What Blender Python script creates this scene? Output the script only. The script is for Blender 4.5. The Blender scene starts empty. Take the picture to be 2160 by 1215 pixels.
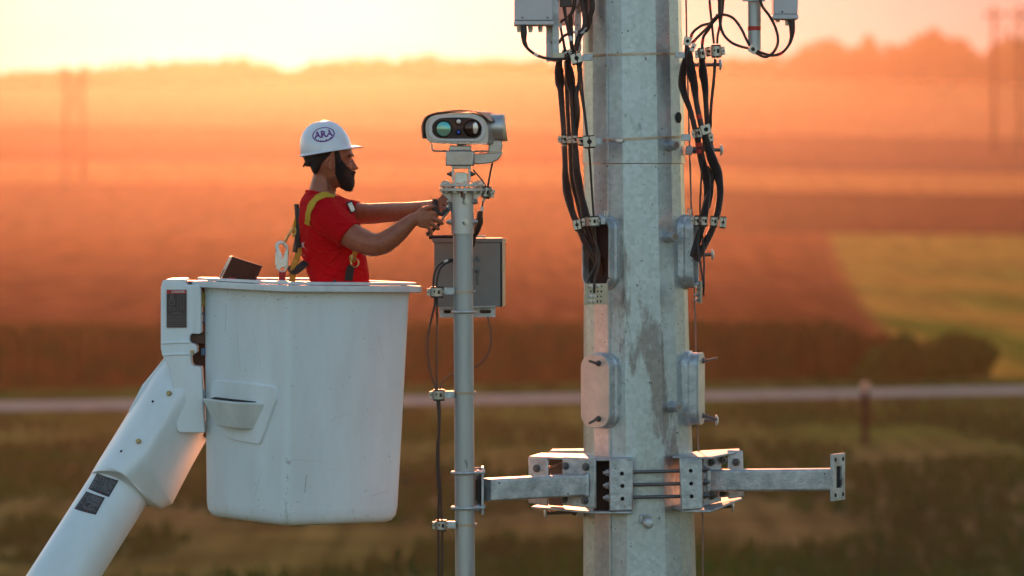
import bpy, bmesh, math, random
from mathutils import Vector, Matrix, noise
from mathutils.bvhtree import BVHTree
random.seed(7)
R = math.radians
C = bpy.context.scene.collection
sc = bpy.context.scene

# ------------------------------------------------------------------ camera, sky, sun, exposure
CZ = 9.0                     # camera height above the fields
FPX, EYE = 9000.0, 420.0     # focal length in photo pixels, eye-level row
cam_d = bpy.data.cameras.new('camera'); cam = bpy.data.objects.new('camera', cam_d); C.objects.link(cam)
cam.location = (0, 0, CZ); cam.rotation_euler = (R(90), 0, 0)
cam_d.sensor_width = 36; cam_d.lens = 150; cam_d.shift_y = -(607.5 - EYE) / 2160
cam_d.clip_start = 0.1; cam_d.clip_end = 9000
cam_d.dof.use_dof = True; cam_d.dof.focus_distance = 17.95; cam_d.dof.aperture_fstop = 2.6
sc.camera = cam

SUN_EL, SUN_AZ = R(8.2), R(-3.2)
w = bpy.data.worlds.new('World'); sc.world = w; w.use_nodes = True
nt = w.node_tree; bg = nt.nodes['Background']
sky = nt.nodes.new('ShaderNodeTexSky'); sky.sky_type = 'NISHITA'; sky.sun_disc = False
sky.sun_elevation = SUN_EL; sky.sun_rotation = SUN_AZ
sky.air_density = 1.0; sky.dust_density = 2.0; sky.ozone_density = 1.2; sky.altitude = 200
bg.inputs[1].default_value = 0.15
# painted sky glow: towards the sun a peach ramp replaces the sky model's bright aureole
geo = nt.nodes.new('ShaderNodeTexCoord'); N_ = nt.nodes.new
def sun_dot(el):
    v = N_('ShaderNodeVectorMath'); v.operation = 'DOT_PRODUCT'; v.inputs[1].default_value = (math.sin(SUN_AZ) * math.cos(el), math.cos(SUN_AZ) * math.cos(el), math.sin(el)); nt.links.new(geo.outputs['Generated'], v.inputs[0]); return v
d1 = sun_dot(R(4)); ramp = N_('ShaderNodeValToRGB'); nt.links.new(d1.outputs['Value'], ramp.inputs[0])
e_ = ramp.color_ramp.elements; ramp.color_ramp.interpolation = 'EASE'
K_ = .38 / .15
e_[0].position = .90; e_[0].color = (.34 * K_, .20 * K_, .18 * K_, 1); e_[1].position = 1.0; e_[1].color = (1.0 * K_, .92 * K_, .90 * K_, 1)
for pos, c_ in ((.978, (.46, .28, .24)), (.9955, (.66, .50, .46))):
    q_ = e_.new(pos); q_.color = (*[x * K_ for x in c_], 1)
mk = N_('ShaderNodeMapRange'); mk.interpolation_type = 'SMOOTHSTEP'; mk.inputs[1].default_value = .85; mk.inputs[2].default_value = .945; mk.inputs[3].default_value = 0; mk.inputs[4].default_value = 1; nt.links.new(d1.outputs['Value'], mk.inputs[0])
cn = N_('ShaderNodeTexNoise'); cn.inputs['Scale'].default_value = 5; cn.inputs['Detail'].default_value = 4; cmap = N_('ShaderNodeMapping'); cmap.inputs['Scale'].default_value = (1, 1, 9); nt.links.new(geo.outputs['Generated'], cmap.inputs[0]); nt.links.new(cmap.outputs[0], cn.inputs['Vector'])
cr_ = N_('ShaderNodeMapRange'); cr_.inputs[1].default_value = .3; cr_.inputs[2].default_value = .7; cr_.inputs[3].default_value = .84; cr_.inputs[4].default_value = 1.12; nt.links.new(cn.outputs['Fac'], cr_.inputs[0])
sc_ = N_('ShaderNodeVectorMath'); sc_.operation = 'SCALE'; nt.links.new(ramp.outputs[0], sc_.inputs[0]); nt.links.new(cr_.outputs[0], sc_.inputs['Scale'])
mx_ = N_('ShaderNodeMix'); mx_.data_type = 'RGBA'; nt.links.new(mk.outputs[0], mx_.inputs[0]); nt.links.new(sky.outputs[0], mx_.inputs[6]); nt.links.new(sc_.outputs[0], mx_.inputs[7]); nt.links.new(mx_.outputs[2], bg.inputs[0])
sun_d = bpy.data.lights.new('sun', 'SUN'); sun_d.energy = 4.2; sun_d.angle = R(0.5); sun_d.color = (1.0, 0.31, 0.135)
sun = bpy.data.objects.new('sun', sun_d); C.objects.link(sun)
sdir = Vector((math.sin(SUN_AZ) * math.cos(SUN_EL), math.cos(SUN_AZ) * math.cos(SUN_EL), math.sin(SUN_EL)))
sun.rotation_euler = sdir.to_track_quat('Z', 'Y').to_euler(); sun.location = (0, 40, 30)
sc.view_settings.view_transform = 'Standard'; sc.view_settings.look = 'None'
sc.view_settings.exposure = EXPO = 1.25; sc.view_settings.gamma = 1.0
sc.cycles.use_denoising = True
try: sc.cycles.denoiser = 'OPENIMAGEDENOISE'
except Exception: pass
sc.cycles.max_bounces = 6; sc.cycles.diffuse_bounces = 3; sc.cycles.glossy_bounces = 3; sc.cycles.volume_bounces = 0
sc.cycles.transparent_max_bounces = 8

# ------------------------------------------------------------------ helpers
def P(px, py, y=18.0):
    return Vector(((px - 1080) * y / FPX, y, CZ - (py - EYE) * y / FPX))
def ZP(py, y=18.0): return CZ - (py - EYE) * y / FPX

class MB:
    def __init__(s): s.v = []; s.f = []; s.m = []
    def add(s, vs, fs, mi=0):
        o = len(s.v); s.v += [tuple(v) for v in vs]; s.f += [tuple(i + o for i in f) for f in fs]; s.m += [mi] * len(fs); return s
    def box(s, c, size, M=None, mi=0):
        c = Vector(c); h = Vector(size) * .5
        vs = []
        for z in (-1, 1):
            for y in (-1, 1):
                for x in (-1, 1):
                    v = Vector((x * h.x, y * h.y, z * h.z))
                    if M is not None: v = M @ v
                    vs.append(c + v)
        return s.add(vs, [(0, 2, 3, 1), (4, 5, 7, 6), (0, 1, 5, 4), (2, 6, 7, 3), (0, 4, 6, 2), (1, 3, 7, 5)], mi)
    def slab(s, front, off, mi=0):          # polygon + offset vector, closed prism
        n = len(front); off = Vector(off); a = [Vector(p) for p in front]; b = [p + off for p in a]
        nrm = Vector((0, 0, 0))
        for i in range(n): nrm += a[i].cross(a[(i + 1) % n])
        if nrm.dot(off) > 0: a, b = b, a
        fs = [tuple(range(n)), tuple(reversed(range(n, 2 * n)))]
        fs += [(i, i + n, (i + 1) % n + n, (i + 1) % n) for i in range(n)]
        return s.add(a + b, fs, mi)
    def tube(s, pts, rad, n=12, cap=True, flat=1.0, mi=0, up=None):
        pts = [Vector(p) for p in pts]; k = len(pts)
        if not hasattr(rad, '__len__'): rad = [rad] * k
        vs = []; prev = None
        for i in range(k):
            t = (pts[min(i + 1, k - 1)] - pts[max(i - 1, 0)])
            if t.length < 1e-9: t = Vector((0, 0, 1))
            t.normalize()
            if prev is None:
                u = Vector(up) if up is not None else (Vector((0, 1, 0)) if abs(t.y) < .9 else Vector((1, 0, 0)))
                u = (u - t * u.dot(t)).normalized()
            else:
                u = (prev - t * prev.dot(t)).normalized()
            prev = u; w_ = t.cross(u)
            for j in range(n):
                a = 2 * math.pi * j / n
                vs.append(pts[i] + (u * math.cos(a) * flat + w_ * math.sin(a)) * rad[i])
        fs = [(i * n + j, i * n + (j + 1) % n, (i + 1) * n + (j + 1) % n, (i + 1) * n + j) for i in range(k - 1) for j in range(n)]
        if cap: fs += [tuple(reversed(range(n))), tuple(range((k - 1) * n, k * n))]
        return s.add(vs, fs, mi)
    def cyl(s, a, b, r, n=24, r2=None, mi=0): return s.tube([a, b], [r, r if r2 is None else r2], n, mi=mi)
    def loft(s, rings, cap=True, mi=0, closed=True):
        n = len(rings[0]); vs = [v for r in rings for v in r]; k = len(rings)
        rng = range(n) if closed else range(n - 1)
        fs = [(i * n + j, i * n + (j + 1) % n, (i + 1) * n + (j + 1) % n, (i + 1) * n + j) for i in range(k - 1) for j in rng]
        if cap: fs += [tuple(reversed(range(n))), tuple(range((k - 1) * n, k * n))]
        return s.add(vs, fs, mi)
    def ball(s, c, r, n=16, m=10, M=None, mi=0):
        c = Vector(c); r = Vector(r) if hasattr(r, '__len__') else Vector((r, r, r))
        vs = []
        def q(v):
            v = Vector((v[0] * r.x, v[1] * r.y, v[2] * r.z)); return c + (M @ v if M is not None else v)
        vs.append(q((0, 0, -1)))
        for i in range(1, m):
            p = math.pi * i / m - math.pi / 2
            for j in range(n):
                a = 2 * math.pi * j / n; vs.append(q((math.cos(p) * math.cos(a), math.cos(p) * math.sin(a), math.sin(p))))
        vs.append(q((0, 0, 1))); L = len(vs) - 1
        fs = [(0, 1 + (j + 1) % n, 1 + j) for j in range(n)]
        fs += [(1 + i * n + j, 1 + i * n + (j + 1) % n, 1 + (i + 1) * n + (j + 1) % n, 1 + (i + 1) * n + j) for i in range(m - 2) for j in range(n)]
        fs += [(L, 1 + (m - 2) * n + j, 1 + (m - 2) * n + (j + 1) % n) for j in range(n)]
        return s.add(vs, fs, mi)
    def hexnut(s, p, d, r, h, mi=0, n=6):
        d = Vector(d).normalized(); p = Vector(p); return s.tube([p, p + d * h * .85, p + d * h], [r, r, r * .88], n, mi=mi)
    def bolt(s, p, d, r, stick=.03, mi=0):      # washer, nut and shank end
        d = Vector(d).normalized(); p = Vector(p)
        s.tube([p, p + d * r * .25], r * 1.35, 16, mi=mi); s.hexnut(p + d * r * .26, d, r * 1.1, r * .9, mi)
        s.tube([p + d * r * 1.1, p + d * (r * 1.1 + stick)], r * .55, 10, mi=mi); return s
    def build(s, name, mat, parent=None, smooth=35, bevel=0, bseg=2, fix=True):
        me = bpy.data.meshes.new(name); me.from_pydata(s.v, [], s.f); me.update()
        if fix:
            bm = bmesh.new(); bm.from_mesh(me); bmesh.ops.recalc_face_normals(bm, faces=bm.faces); bm.to_mesh(me); bm.free()
        mats = mat if isinstance(mat, (list, tuple)) else [mat]
        for m_ in mats: me.materials.append(m_)
        if len(mats) > 1: me.polygons.foreach_set('material_index', s.m)
        if smooth:
            me.polygons.foreach_set('use_smooth', [True] * len(me.polygons)); me.set_sharp_from_angle(angle=R(smooth))
        o = bpy.data.objects.new(name, me); C.objects.link(o)
        if bevel:
            b = o.modifiers.new('bevel', 'BEVEL'); b.width = bevel; b.segments = bseg; b.limit_method = 'ANGLE'; b.angle_limit = R(38); b.harden_normals = False
        if 20 < (smooth or 0) < 90 and len(s.v) > 8:
            wn = o.modifiers.new('weighted', 'WEIGHTED_NORMAL'); wn.keep_sharp = True; wn.weight = 60
        if parent is not None:
            o.parent = parent; o.matrix_parent_inverse = parent.matrix_world.inverted() if parent.type != 'EMPTY' else Matrix.Translation(-Vector(parent.location))
        return o
def tag(o, label=None, cat=None, group=None, kind=None):
    if label: o['label'] = label
    if cat: o['category'] = cat
    if group: o['group'] = group
    if kind: o['kind'] = kind
    return o
def empty(name, loc, label, cat, group=None):
    o = bpy.data.objects.new(name, None); C.objects.link(o); o.location = loc; o.empty_display_size = .1
    return tag(o, label, cat, group)
def copy_tree(o, parent=None):
    c = o.copy(); C.objects.link(c); c.parent = parent
    for ch in [x for x in o.children]: copy_tree(ch, c)
    return c
def sm(pts, per=8):                     # smooth path through points
    pts = [Vector(p) for p in pts]; out = []
    for i in range(len(pts) - 1):
        p0, p1, p2, p3 = pts[max(i - 1, 0)], pts[i], pts[i + 1], pts[min(i + 2, len(pts) - 1)]
        for k in range(per):
            t = k / per
            out.append(.5 * ((2 * p1) + (p2 - p0) * t + (2 * p0 - 5 * p1 + 4 * p2 - p3) * t * t + (3 * p1 - p0 - 3 * p2 + p3) * t ** 3))
    out.append(pts[-1]); return out
def lerp(a, b, t): return a + (b - a) * t
def interp(xs, x):                       # xs: list of (x, y...)
    if x <= xs[0][0]: return xs[0][1]
    for a, b in zip(xs, xs[1:]):
        if x <= b[0]: return lerp(a[1], b[1], (x - a[0]) / (b[0] - a[0]))
    return xs[-1][1]
def rrect(w, h, r, seg=5):               # rounded rectangle outline, centred
    out = []
    for cx, cy, a0 in ((w / 2 - r, h / 2 - r, 0), (-w / 2 + r, h / 2 - r, 90), (-w / 2 + r, -h / 2 + r, 180), (w / 2 - r, -h / 2 + r, 270)):
        for k in range(seg + 1):
            a = R(a0 + 90 * k / seg); out.append((cx + r * math.cos(a), cy + r * math.sin(a)))
    return out

# ------------------------------------------------------------------ materials
def mat(name, col, rough=.6, metal=0.0, n1=None, scale=20, amt=.25, bump=0.0, bscale=60, detail=4, spec=None, stretch=None, dark=None, coat=0, rvar=.1, fine=False):
    """principled with two-tone noise in colour and roughness, and optional bump"""
    m = bpy.data.materials.new(name); m.use_nodes = True; t = m.node_tree; L = t.links; b = t.nodes['Principled BSDF']
    b.inputs['Roughness'].default_value = rough; b.inputs['Metallic'].default_value = metal
    if spec is not None: b.inputs['Specular IOR Level'].default_value = spec
    if coat: b.inputs['Coat Weight'].default_value = coat; b.inputs['Coat Roughness'].default_value = .15
    tc = t.nodes.new('ShaderNodeTexCoord'); mp = t.nodes.new('ShaderNodeMapping'); L.new(tc.outputs['Object'], mp.inputs[0])
    if stretch: mp.inputs['Scale'].default_value = stretch
    no = t.nodes.new('ShaderNodeTexNoise'); no.inputs['Scale'].default_value = scale; no.inputs['Detail'].default_value = detail; no.inputs['Roughness'].default_value = .6
    L.new(mp.outputs[0], no.inputs['Vector'])
    r = t.nodes.new('ShaderNodeValToRGB'); L.new(no.outputs['Fac'], r.inputs[0])
    c1 = tuple(col); c2 = n1 if n1 else tuple(min(1, c * (1 - amt)) for c in col)
    r.color_ramp.elements[0].position = .35; r.color_ramp.elements[1].position = .65
    r.color_ramp.elements[0].color = (*c2, 1); r.color_ramp.elements[1].color = (*c1, 1)
    out = r.outputs[0]
    if dark:                             # sparse specks and streaks: (colour, scale, threshold, stretch)
        dc, ds, th, st = dark
        mp2 = t.nodes.new('ShaderNodeMapping'); mp2.inputs['Scale'].default_value = st; L.new(tc.outputs['Object'], mp2.inputs[0])
        n2 = t.nodes.new('ShaderNodeTexNoise'); n2.inputs['Scale'].default_value = ds; n2.inputs['Detail'].default_value = 6; n2.inputs['Roughness'].default_value = .65; L.new(mp2.outputs[0], n2.inputs['Vector'])
        r2 = t.nodes.new('ShaderNodeValToRGB'); r2.color_ramp.elements[0].position = th; r2.color_ramp.elements[1].position = th + .05; L.new(n2.outputs['Fac'], r2.inputs[0])
        mx = t.nodes.new('ShaderNodeMix'); mx.data_type = 'RGBA'; L.new(r2.outputs[0], mx.inputs[0]); L.new(out, mx.inputs[6]); mx.inputs[7].default_value = (*dc, 1); out = mx.outputs[2]
    if fine:                             # zinc spangle: small crystal cells of slightly different grey, and rusty specks
        vo = t.nodes.new('ShaderNodeTexVoronoi'); vo.inputs['Scale'].default_value = 55; L.new(tc.outputs['Object'], vo.inputs['Vector'])
        sp = t.nodes.new('ShaderNodeMapRange'); sp.inputs[3].default_value = .90; sp.inputs[4].default_value = 1.10; sx3 = t.nodes.new('ShaderNodeSeparateColor'); L.new(vo.outputs['Color'], sx3.inputs[0]); L.new(sx3.outputs[0], sp.inputs[0])
        vs_ = t.nodes.new('ShaderNodeVectorMath'); vs_.operation = 'SCALE'; L.new(out, vs_.inputs[0]); L.new(sp.outputs[0], vs_.inputs['Scale']); out = vs_.outputs[0]
        n4 = t.nodes.new('ShaderNodeTexNoise'); n4.inputs['Scale'].default_value = 70; n4.inputs['Detail'].default_value = 2; L.new(tc.outputs['Object'], n4.inputs['Vector']); r4 = t.nodes.new('ShaderNodeValToRGB'); r4.color_ramp.elements[0].position = .70; r4.color_ramp.elements[1].position = .74; L.new(n4.outputs['Fac'], r4.inputs[0])
        m4 = t.nodes.new('ShaderNodeMix'); m4.data_type = 'RGBA'; L.new(r4.outputs[0], m4.inputs[0]); L.new(out, m4.inputs[6]); m4.inputs[7].default_value = (.07, .05, .04, 1); out = m4.outputs[2]
    L.new(out, b.inputs['Base Color'])
    mr = t.nodes.new('ShaderNodeMapRange'); mr.inputs[3].default_value = max(0, rough - rvar); mr.inputs[4].default_value = min(1, rough + rvar); L.new(no.outputs['Fac'], mr.inputs[0]); L.new(mr.outputs[0], b.inputs['Roughness'])
    if bump:
        nb = t.nodes.new('ShaderNodeTexNoise'); nb.inputs['Scale'].default_value = bscale; nb.inputs['Detail'].default_value = 5; L.new(mp.outputs[0], nb.inputs['Vector'])
        bp = t.nodes.new('ShaderNodeBump'); bp.inputs['Strength'].default_value = bump; bp.inputs['Distance'].default_value = .01; L.new(nb.outputs['Fac'], bp.inputs['Height']); L.new(bp.outputs[0], b.inputs['Normal'])
    return m

# ------------------------------------------------------------------ terrain
PROF = [(0, -9.0), (60, -8.3), (120, -8.0), (171, -8.0), (200, -8.1), (300, -8.4), (400, -8.2), (500, -7.0), (600, -4.6), (750, 1.7), (900, 8), (1100, 18.3), (1300, 29), (1500, 39.5), (1650, 47), (1720, 50), (1800, 49), (2300, 30), (3200, 15)]
def canopy(x, d):       # top of the dense standing corn behind its first rows
    rc = 170 + x * .3; bx = 22 + (d - 250) * .064
    return 2.1 * ss(rc + 21, rc + 25, d) * (1 - ss(bx - 5, bx + 1, x)) * (1 - ss(500, 590, d))
def ss(a, b, x): t = max(0, min(1, (x - a) / (b - a))); return t * t * (3 - 2 * t)
def ground_z(x, d, top=True):
    z = interp(PROF, d)
    k = max(0, min(1, (d - 450) / 900))
    s = max(-1.4, min(1.6, x / 170.0))
    z += k * (-3.5 * max(0, s) ** 1.0 - 2.5 * max(0, -s)) 
    z += k * 2.2 * math.sin(x * .012 + d * .004) + .25 * noise.noise(Vector((x * .02, d * .02, 0)))
    return z + CZ + (canopy(x, d) if top else 0)
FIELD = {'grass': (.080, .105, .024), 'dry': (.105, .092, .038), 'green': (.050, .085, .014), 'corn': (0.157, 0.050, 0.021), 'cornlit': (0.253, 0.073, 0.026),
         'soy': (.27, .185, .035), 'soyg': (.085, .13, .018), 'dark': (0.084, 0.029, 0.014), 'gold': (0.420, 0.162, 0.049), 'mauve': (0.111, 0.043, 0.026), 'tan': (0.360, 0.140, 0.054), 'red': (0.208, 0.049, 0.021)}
def mixc(a, b, t): t = max(0, min(1, t)); return tuple(lerp(a[i], b[i], t) for i in range(3))
def ss(a, b, x): t = max(0, min(1, (x - a) / (b - a))); return t * t * (3 - 2 * t)
def field_col(x, d):
    n = noise.noise(Vector((x * .06, d * .03, 3))); n2 = noise.noise(Vector((x * .2, d * .06, 9)))
    rc = 170 + x * .3
    f = FIELD
    c = mixc(f['dry'], f['grass'], .5 + 1.6 * n + .4 * n2)
    c = mixc(c, f['green'], ss(rc - 30, rc - 8, d) * (.55 + .8 * n2))
    c = mixc(c, f['dry'], ss(96, 80, d) * .6)
    if d > rc - 3: c = mixc(c, f['green'], ss(rc - 3, rc + 4, d) * (.8 + n))
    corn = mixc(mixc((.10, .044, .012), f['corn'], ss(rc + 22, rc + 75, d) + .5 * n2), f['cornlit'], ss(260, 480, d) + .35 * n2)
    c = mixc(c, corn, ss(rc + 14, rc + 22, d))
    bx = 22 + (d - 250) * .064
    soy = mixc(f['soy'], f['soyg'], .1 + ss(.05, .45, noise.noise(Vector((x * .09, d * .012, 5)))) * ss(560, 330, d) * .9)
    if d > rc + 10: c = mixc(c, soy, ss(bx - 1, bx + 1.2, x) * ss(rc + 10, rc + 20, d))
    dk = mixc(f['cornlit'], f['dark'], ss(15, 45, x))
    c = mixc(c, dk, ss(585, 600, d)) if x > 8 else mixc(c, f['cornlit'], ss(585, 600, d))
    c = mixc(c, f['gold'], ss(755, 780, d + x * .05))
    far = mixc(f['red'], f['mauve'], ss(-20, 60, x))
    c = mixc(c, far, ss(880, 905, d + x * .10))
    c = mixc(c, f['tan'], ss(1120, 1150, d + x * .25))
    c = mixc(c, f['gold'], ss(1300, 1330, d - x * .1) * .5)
    return c
mg = bpy.data.materials.new('field_soil_and_crop'); mg.use_nodes = True; t = mg.node_tree; b = t.nodes['Principled BSDF']; b.inputs['Roughness'].default_value = .95; b.inputs['Specular IOR Level'].default_value = 0.0
at = t.nodes.new('ShaderNodeAttribute'); at.attribute_name = 'crop'
tcn = t.nodes.new('ShaderNodeTexCoord'); nz = t.nodes.new('ShaderNodeTexNoise'); nz.inputs['Scale'].default_value = .5; nz.inputs['Detail'].default_value = 8; t.links.new(tcn.outputs['Object'], nz.inputs['Vector'])
mrn = t.nodes.new('ShaderNodeMapRange'); mrn.inputs[1].default_value = .25; mrn.inputs[2].default_value = .75; mrn.inputs[3].default_value = .55; mrn.inputs[4].default_value = 1.4; t.links.new(nz.outputs['Fac'], mrn.inputs[0])
vm = t.nodes.new('ShaderNodeVectorMath'); vm.operation = 'SCALE'; t.links.new(at.outputs['Color'], vm.inputs[0])
mpr = t.nodes.new('ShaderNodeMapping'); mpr.inputs['Scale'].default_value = (1.1, .03, 1); t.links.new(tcn.outputs['Object'], mpr.inputs[0]); nr = t.nodes.new('ShaderNodeTexNoise'); nr.inputs['Scale'].default_value = 1.0; nr.inputs['Detail'].default_value = 3; t.links.new(mpr.outputs[0], nr.inputs['Vector'])
mr2 = t.nodes.new('ShaderNodeMapRange'); mr2.inputs[1].default_value = .3; mr2.inputs[2].default_value = .7; mr2.inputs[3].default_value = .68; mr2.inputs[4].default_value = 1.30; t.links.new(nr.outputs['Fac'], mr2.inputs[0])
mm_ = t.nodes.new('ShaderNodeMath'); mm_.operation = 'MULTIPLY'; t.links.new(mrn.outputs[0], mm_.inputs[0]); t.links.new(mr2.outputs[0], mm_.inputs[1]); t.links.new(mm_.outputs[0], vm.inputs['Scale']); t.links.new(vm.outputs[0], b.inputs['Base Color'])
ys = [-400, -150, -50, 0, 20, 40, 60]
while ys[-1] < 3000: ys.append(ys[-1] + max(1.6, ys[-1] * .012))
def xs_of():
    a = []; x = 0; st = 1.2
    while x < 1500: a.append(x); x += st; st = 1.2 if x < 45 else (3 if x < 200 else st * 1.15)
    return [-v for v in reversed(a[1:])] + a
xs = xs_of()
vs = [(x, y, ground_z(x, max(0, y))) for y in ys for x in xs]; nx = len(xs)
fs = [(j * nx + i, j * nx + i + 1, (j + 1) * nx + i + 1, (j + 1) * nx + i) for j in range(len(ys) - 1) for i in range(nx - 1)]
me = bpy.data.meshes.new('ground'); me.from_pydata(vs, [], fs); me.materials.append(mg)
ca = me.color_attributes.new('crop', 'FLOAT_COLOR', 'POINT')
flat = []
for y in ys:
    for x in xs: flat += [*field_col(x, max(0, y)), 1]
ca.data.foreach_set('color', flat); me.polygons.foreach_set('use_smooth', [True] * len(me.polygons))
ground = bpy.data.objects.new('ground', me); C.objects.link(ground); tag(ground, kind='structure')
# gravel road
rd = MB(); rr = []
for i in range(-40, 41):
    x = i * 12.0; y = 170 + x * .3 + .8 * math.sin(x * .02)
    rr.append([(x, y - 3.4, ground_z(x, y - 3.4) + .08), (x, y, ground_z(x, y) + .16), (x, y + 3.4, ground_z(x, y + 3.4) + .08)])
rd.loft(rr, cap=False, closed=False)
road = rd.build('road', mat('gravel', (.25, .29, .26), .95, spec=0, scale=1.5, amt=.3), smooth=0); tag(road, kind='structure')

# standing corn: dry stalks in rows, nobody could count them
cm = mat('dry_corn', (.115, .048, .013), .9, spec=0, scale=.8, n1=(.060, .046, .010), amt=.5)
crop = MB()
def blades(mb, x, y, h, k):
    z = ground_z(x, y, False)
    for _ in range(k):
        a = random.random() * math.pi; dx, dy = math.cos(a) * .16, math.sin(a) * .16
        ox, oy = x + random.uniform(-.3, .3), y + random.uniform(-.3, .3); hh = h * random.uniform(.75, 1.08); lean = random.uniform(-.15, .15)
        mb.add([(ox - dx, oy - dy, z), (ox + dx, oy + dy, z), (ox + dx * .7 + lean, oy + dy, z + hh), (ox - dx * .7 + lean, oy - dy, z + hh * .93)], [(0, 1, 2, 3)])
for row in range(11):
    y0 = 16.5 + row * .9
    x = -34.0 - row * 1.3
    while x < 36 + row * .6:
        y = 170 + x * .3 + y0
        e2 = 22 + (y - 250) * .064 + 1.2 * math.sin(row * 1.7) - x
        if e2 > 0: blades(crop, x, y, 2.5 * min(1, .45 + e2 * .12), 3)
        x += .55 + row * .02
cropo = crop.build('corn_crop', cm, smooth=0, fix=False); tag(cropo, kind='stuff', label='dry brown standing corn beyond the gravel road', cat='corn')

# trees of the ridge and shrubs
leaf_d = mat('leaf_dusk', (.06, .07, .02), .8, spec=0, scale=3, n1=(.035, .035, .012)); bark = mat('bark', (.09, .06, .04), .9, spec=0, scale=8)
leaf_m = mat('shrub_leaf', (.065, .10, .016), .8, spec=0, scale=2, n1=(.035, .058, .009))
def crown(mb, c, rx, rz, n, leaf):
    lobes = [(Vector((random.uniform(-.55, .55) * rx, random.uniform(-.5, .5) * rx, random.uniform(-.5, .55) * rz)), random.uniform(.35, .62)) for _ in range(9)]
    for _ in range(n):
        o, s_ = random.choice(lobes); v = Vector((random.gauss(0, 1), random.gauss(0, 1), random.gauss(0, 1))).normalized() * (random.random() ** .45)
        p = Vector(c) + o + Vector((v.x * rx * s_, v.y * rx * s_, v.z * rz * s_))
        a = Vector((random.gauss(0, 1), random.gauss(0, 1), random.gauss(0, 1))).normalized(); b_ = a.orthogonal().normalized(); s2 = leaf * random.uniform(.6, 1.4)
        mb.add([p - a * s2, p + b_ * s2 * .7, p + a * s2, p - b_ * s2 * .7], [(0, 1, 2, 3)])
def tree(x, d, h, label, name='broadleaf_tree', w_=1.0, group='trees along the right ridge', n=900):
    z = ground_z(x, d); e = empty(name, (x, d, z - .3), label, 'tree', group)
    tr = MB(); tr.tube([(x, d, z - .5), (x + .2, d, z + h * .4), (x, d, z + h * .8)], [h * .03, h * .022, h * .008], 8)
    for k in range(5):
        a = k * 1.3; tr.tube([(x, d, z + h * (.3 + .07 * k)), (x + math.cos(a) * h * .22, d + math.sin(a) * h * .22, z + h * (.5 + .08 * k))], [h * .012, h * .004], 6)
    tr.build('trunk', bark, e)
    cr = MB(); crown(cr, (x, d, z + h * .58), h * .42 * w_, h * .42, n, h * .05); cr.build('crown', leaf_d, e, smooth=0, fix=False)
    return e
spec = [(1500, 140, 1650, 1.2), (1560, 118, 1600, 1.1), (1630, 112, 1600, 1.2), (1690, 92, 1560, 1.0), (1745, 66, 1560, 1.3), (1815, 66, 1540, .9), (1765, 90, 1600, 1.0), (1850, 105, 1600, 1.2), (1900, 82, 1550, 1.3), (1968, 58, 1560, 1.0), (1930, 76, 1600, 1.2), (2010, 72, 1550, 1.1), (2060, 88, 1560, 1.3), (2120, 76, 1530, 1.2), (2170, 70, 1540, 1.2)]
desc = ['low hazy tree just right of the steel pole on the ridge', 'small rounded tree at the left of the right-hand ridge wood', 'broad low tree before the tall clump on the right ridge', 'tree on the left shoulder of the tall clump on the right ridge', 'wide tall tree heading the right-hand ridge clump',
        'pointed tree right of the wide tall ridge tree', 'lower tree between the two tall crowns of the ridge clump', 'low tree in the dip right of the ridge clump', 'wide rounded tree left of the highest ridge crown', 'highest pointed tree on the right ridge', 'tree close behind the highest pointed ridge tree', 'tree just right of the highest ridge crown',
        'broad tree left of the tall twin power poles', 'tall tree between the twin power poles', 'tree at the right end of the ridge wood']
for (px, py, d, w_), lb in zip(spec, desc):
    x = (px - 1080) * d / FPX; top = ZP(py, d); h = top - ground_z(x, d)
    tree(x, d, max(6, h), lb, w_=w_)
# far ridge wood, one mass
wood = MB()
def ridge(px0, px1, step, f, d):
    px = px0
    while px < px1:
        x = (px - 1080) * d / FPX; top = ZP(f(px), d); z = ground_z(x, d); h = max(4, top - z)
        crown(wood, (x, d + random.uniform(-10, 10), z + h * .36), 6.5, h * .72, 190, 1.1)
        px += step
def rl(px):
    b_ = interp([(-400, 150), (0, 158), (60, 150), (130, 150), (165, 136), (200, 152), (260, 136), (320, 132), (470, 130), (520, 124), (540, 132), (575, 150), (650, 146), (685, 125), (760, 128), (800, 120), (900, 120), (960, 130), (1040, 128), (1200, 130), (1500, 128), (2600, 120)], px)
    return b_ + 4 * math.sin(px * .11) + 3 * math.sin(px * .31)
ridge(-500, 1560, 11, rl, 1700)
ridge(2190, 2700, 14, lambda p: 85 + 12 * math.sin(p * .05), 1600)
ridge(1480, 2200, 12, lambda p: 128 + 8 * math.sin(p * .07), 1660)
tag(wood.build('woodland', leaf_d, smooth=0, fix=False), kind='stuff', label='hazy treeline along the far ridge under the glowing sky', cat='woodland')

# shrubs beside the corn
def shrub(px, py_base, h_px, w_px, d, label, n=1600):
    x = (px - 1080) * d / FPX; z = ground_z(x, d); h = h_px * d / FPX; w2 = w_px * d / FPX / 2
    e = empty('leafy_shrub', (x, d, z), label, 'shrub', 'green shrubs at the corner of the corn')
    st = MB()
    for k in range(7):
        a = k * .9; st.tube([(x, d, z - .05), (x + math.cos(a) * w2 * .6, d + math.sin(a) * w2 * .4, z + h * .55)], [.05, .015], 6)
    st.build('stem', bark, e)
    cr = MB(); crown(cr, (x, d, z + h * .38), w2 * 1.05, h * .66, n, .15); cr.build('foliage', leaf_m, e, smooth=0, fix=False)
shrub(1925, 800, 100, 120, 189, 'tall dark green shrub at the corner of the brown corn', 3000)
shrub(1985, 800, 112, 150, 191, 'widest dark green shrub beside the yellow field', 3400)
shrub(2058, 800, 88, 100, 193, 'rounded shrub nearest the right edge of the picture beside the yellow field', 2000)
shrub(1860, 800, 70, 130, 187, 'low olive bush left of the tall shrub in front of the corn', 2000)

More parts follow.
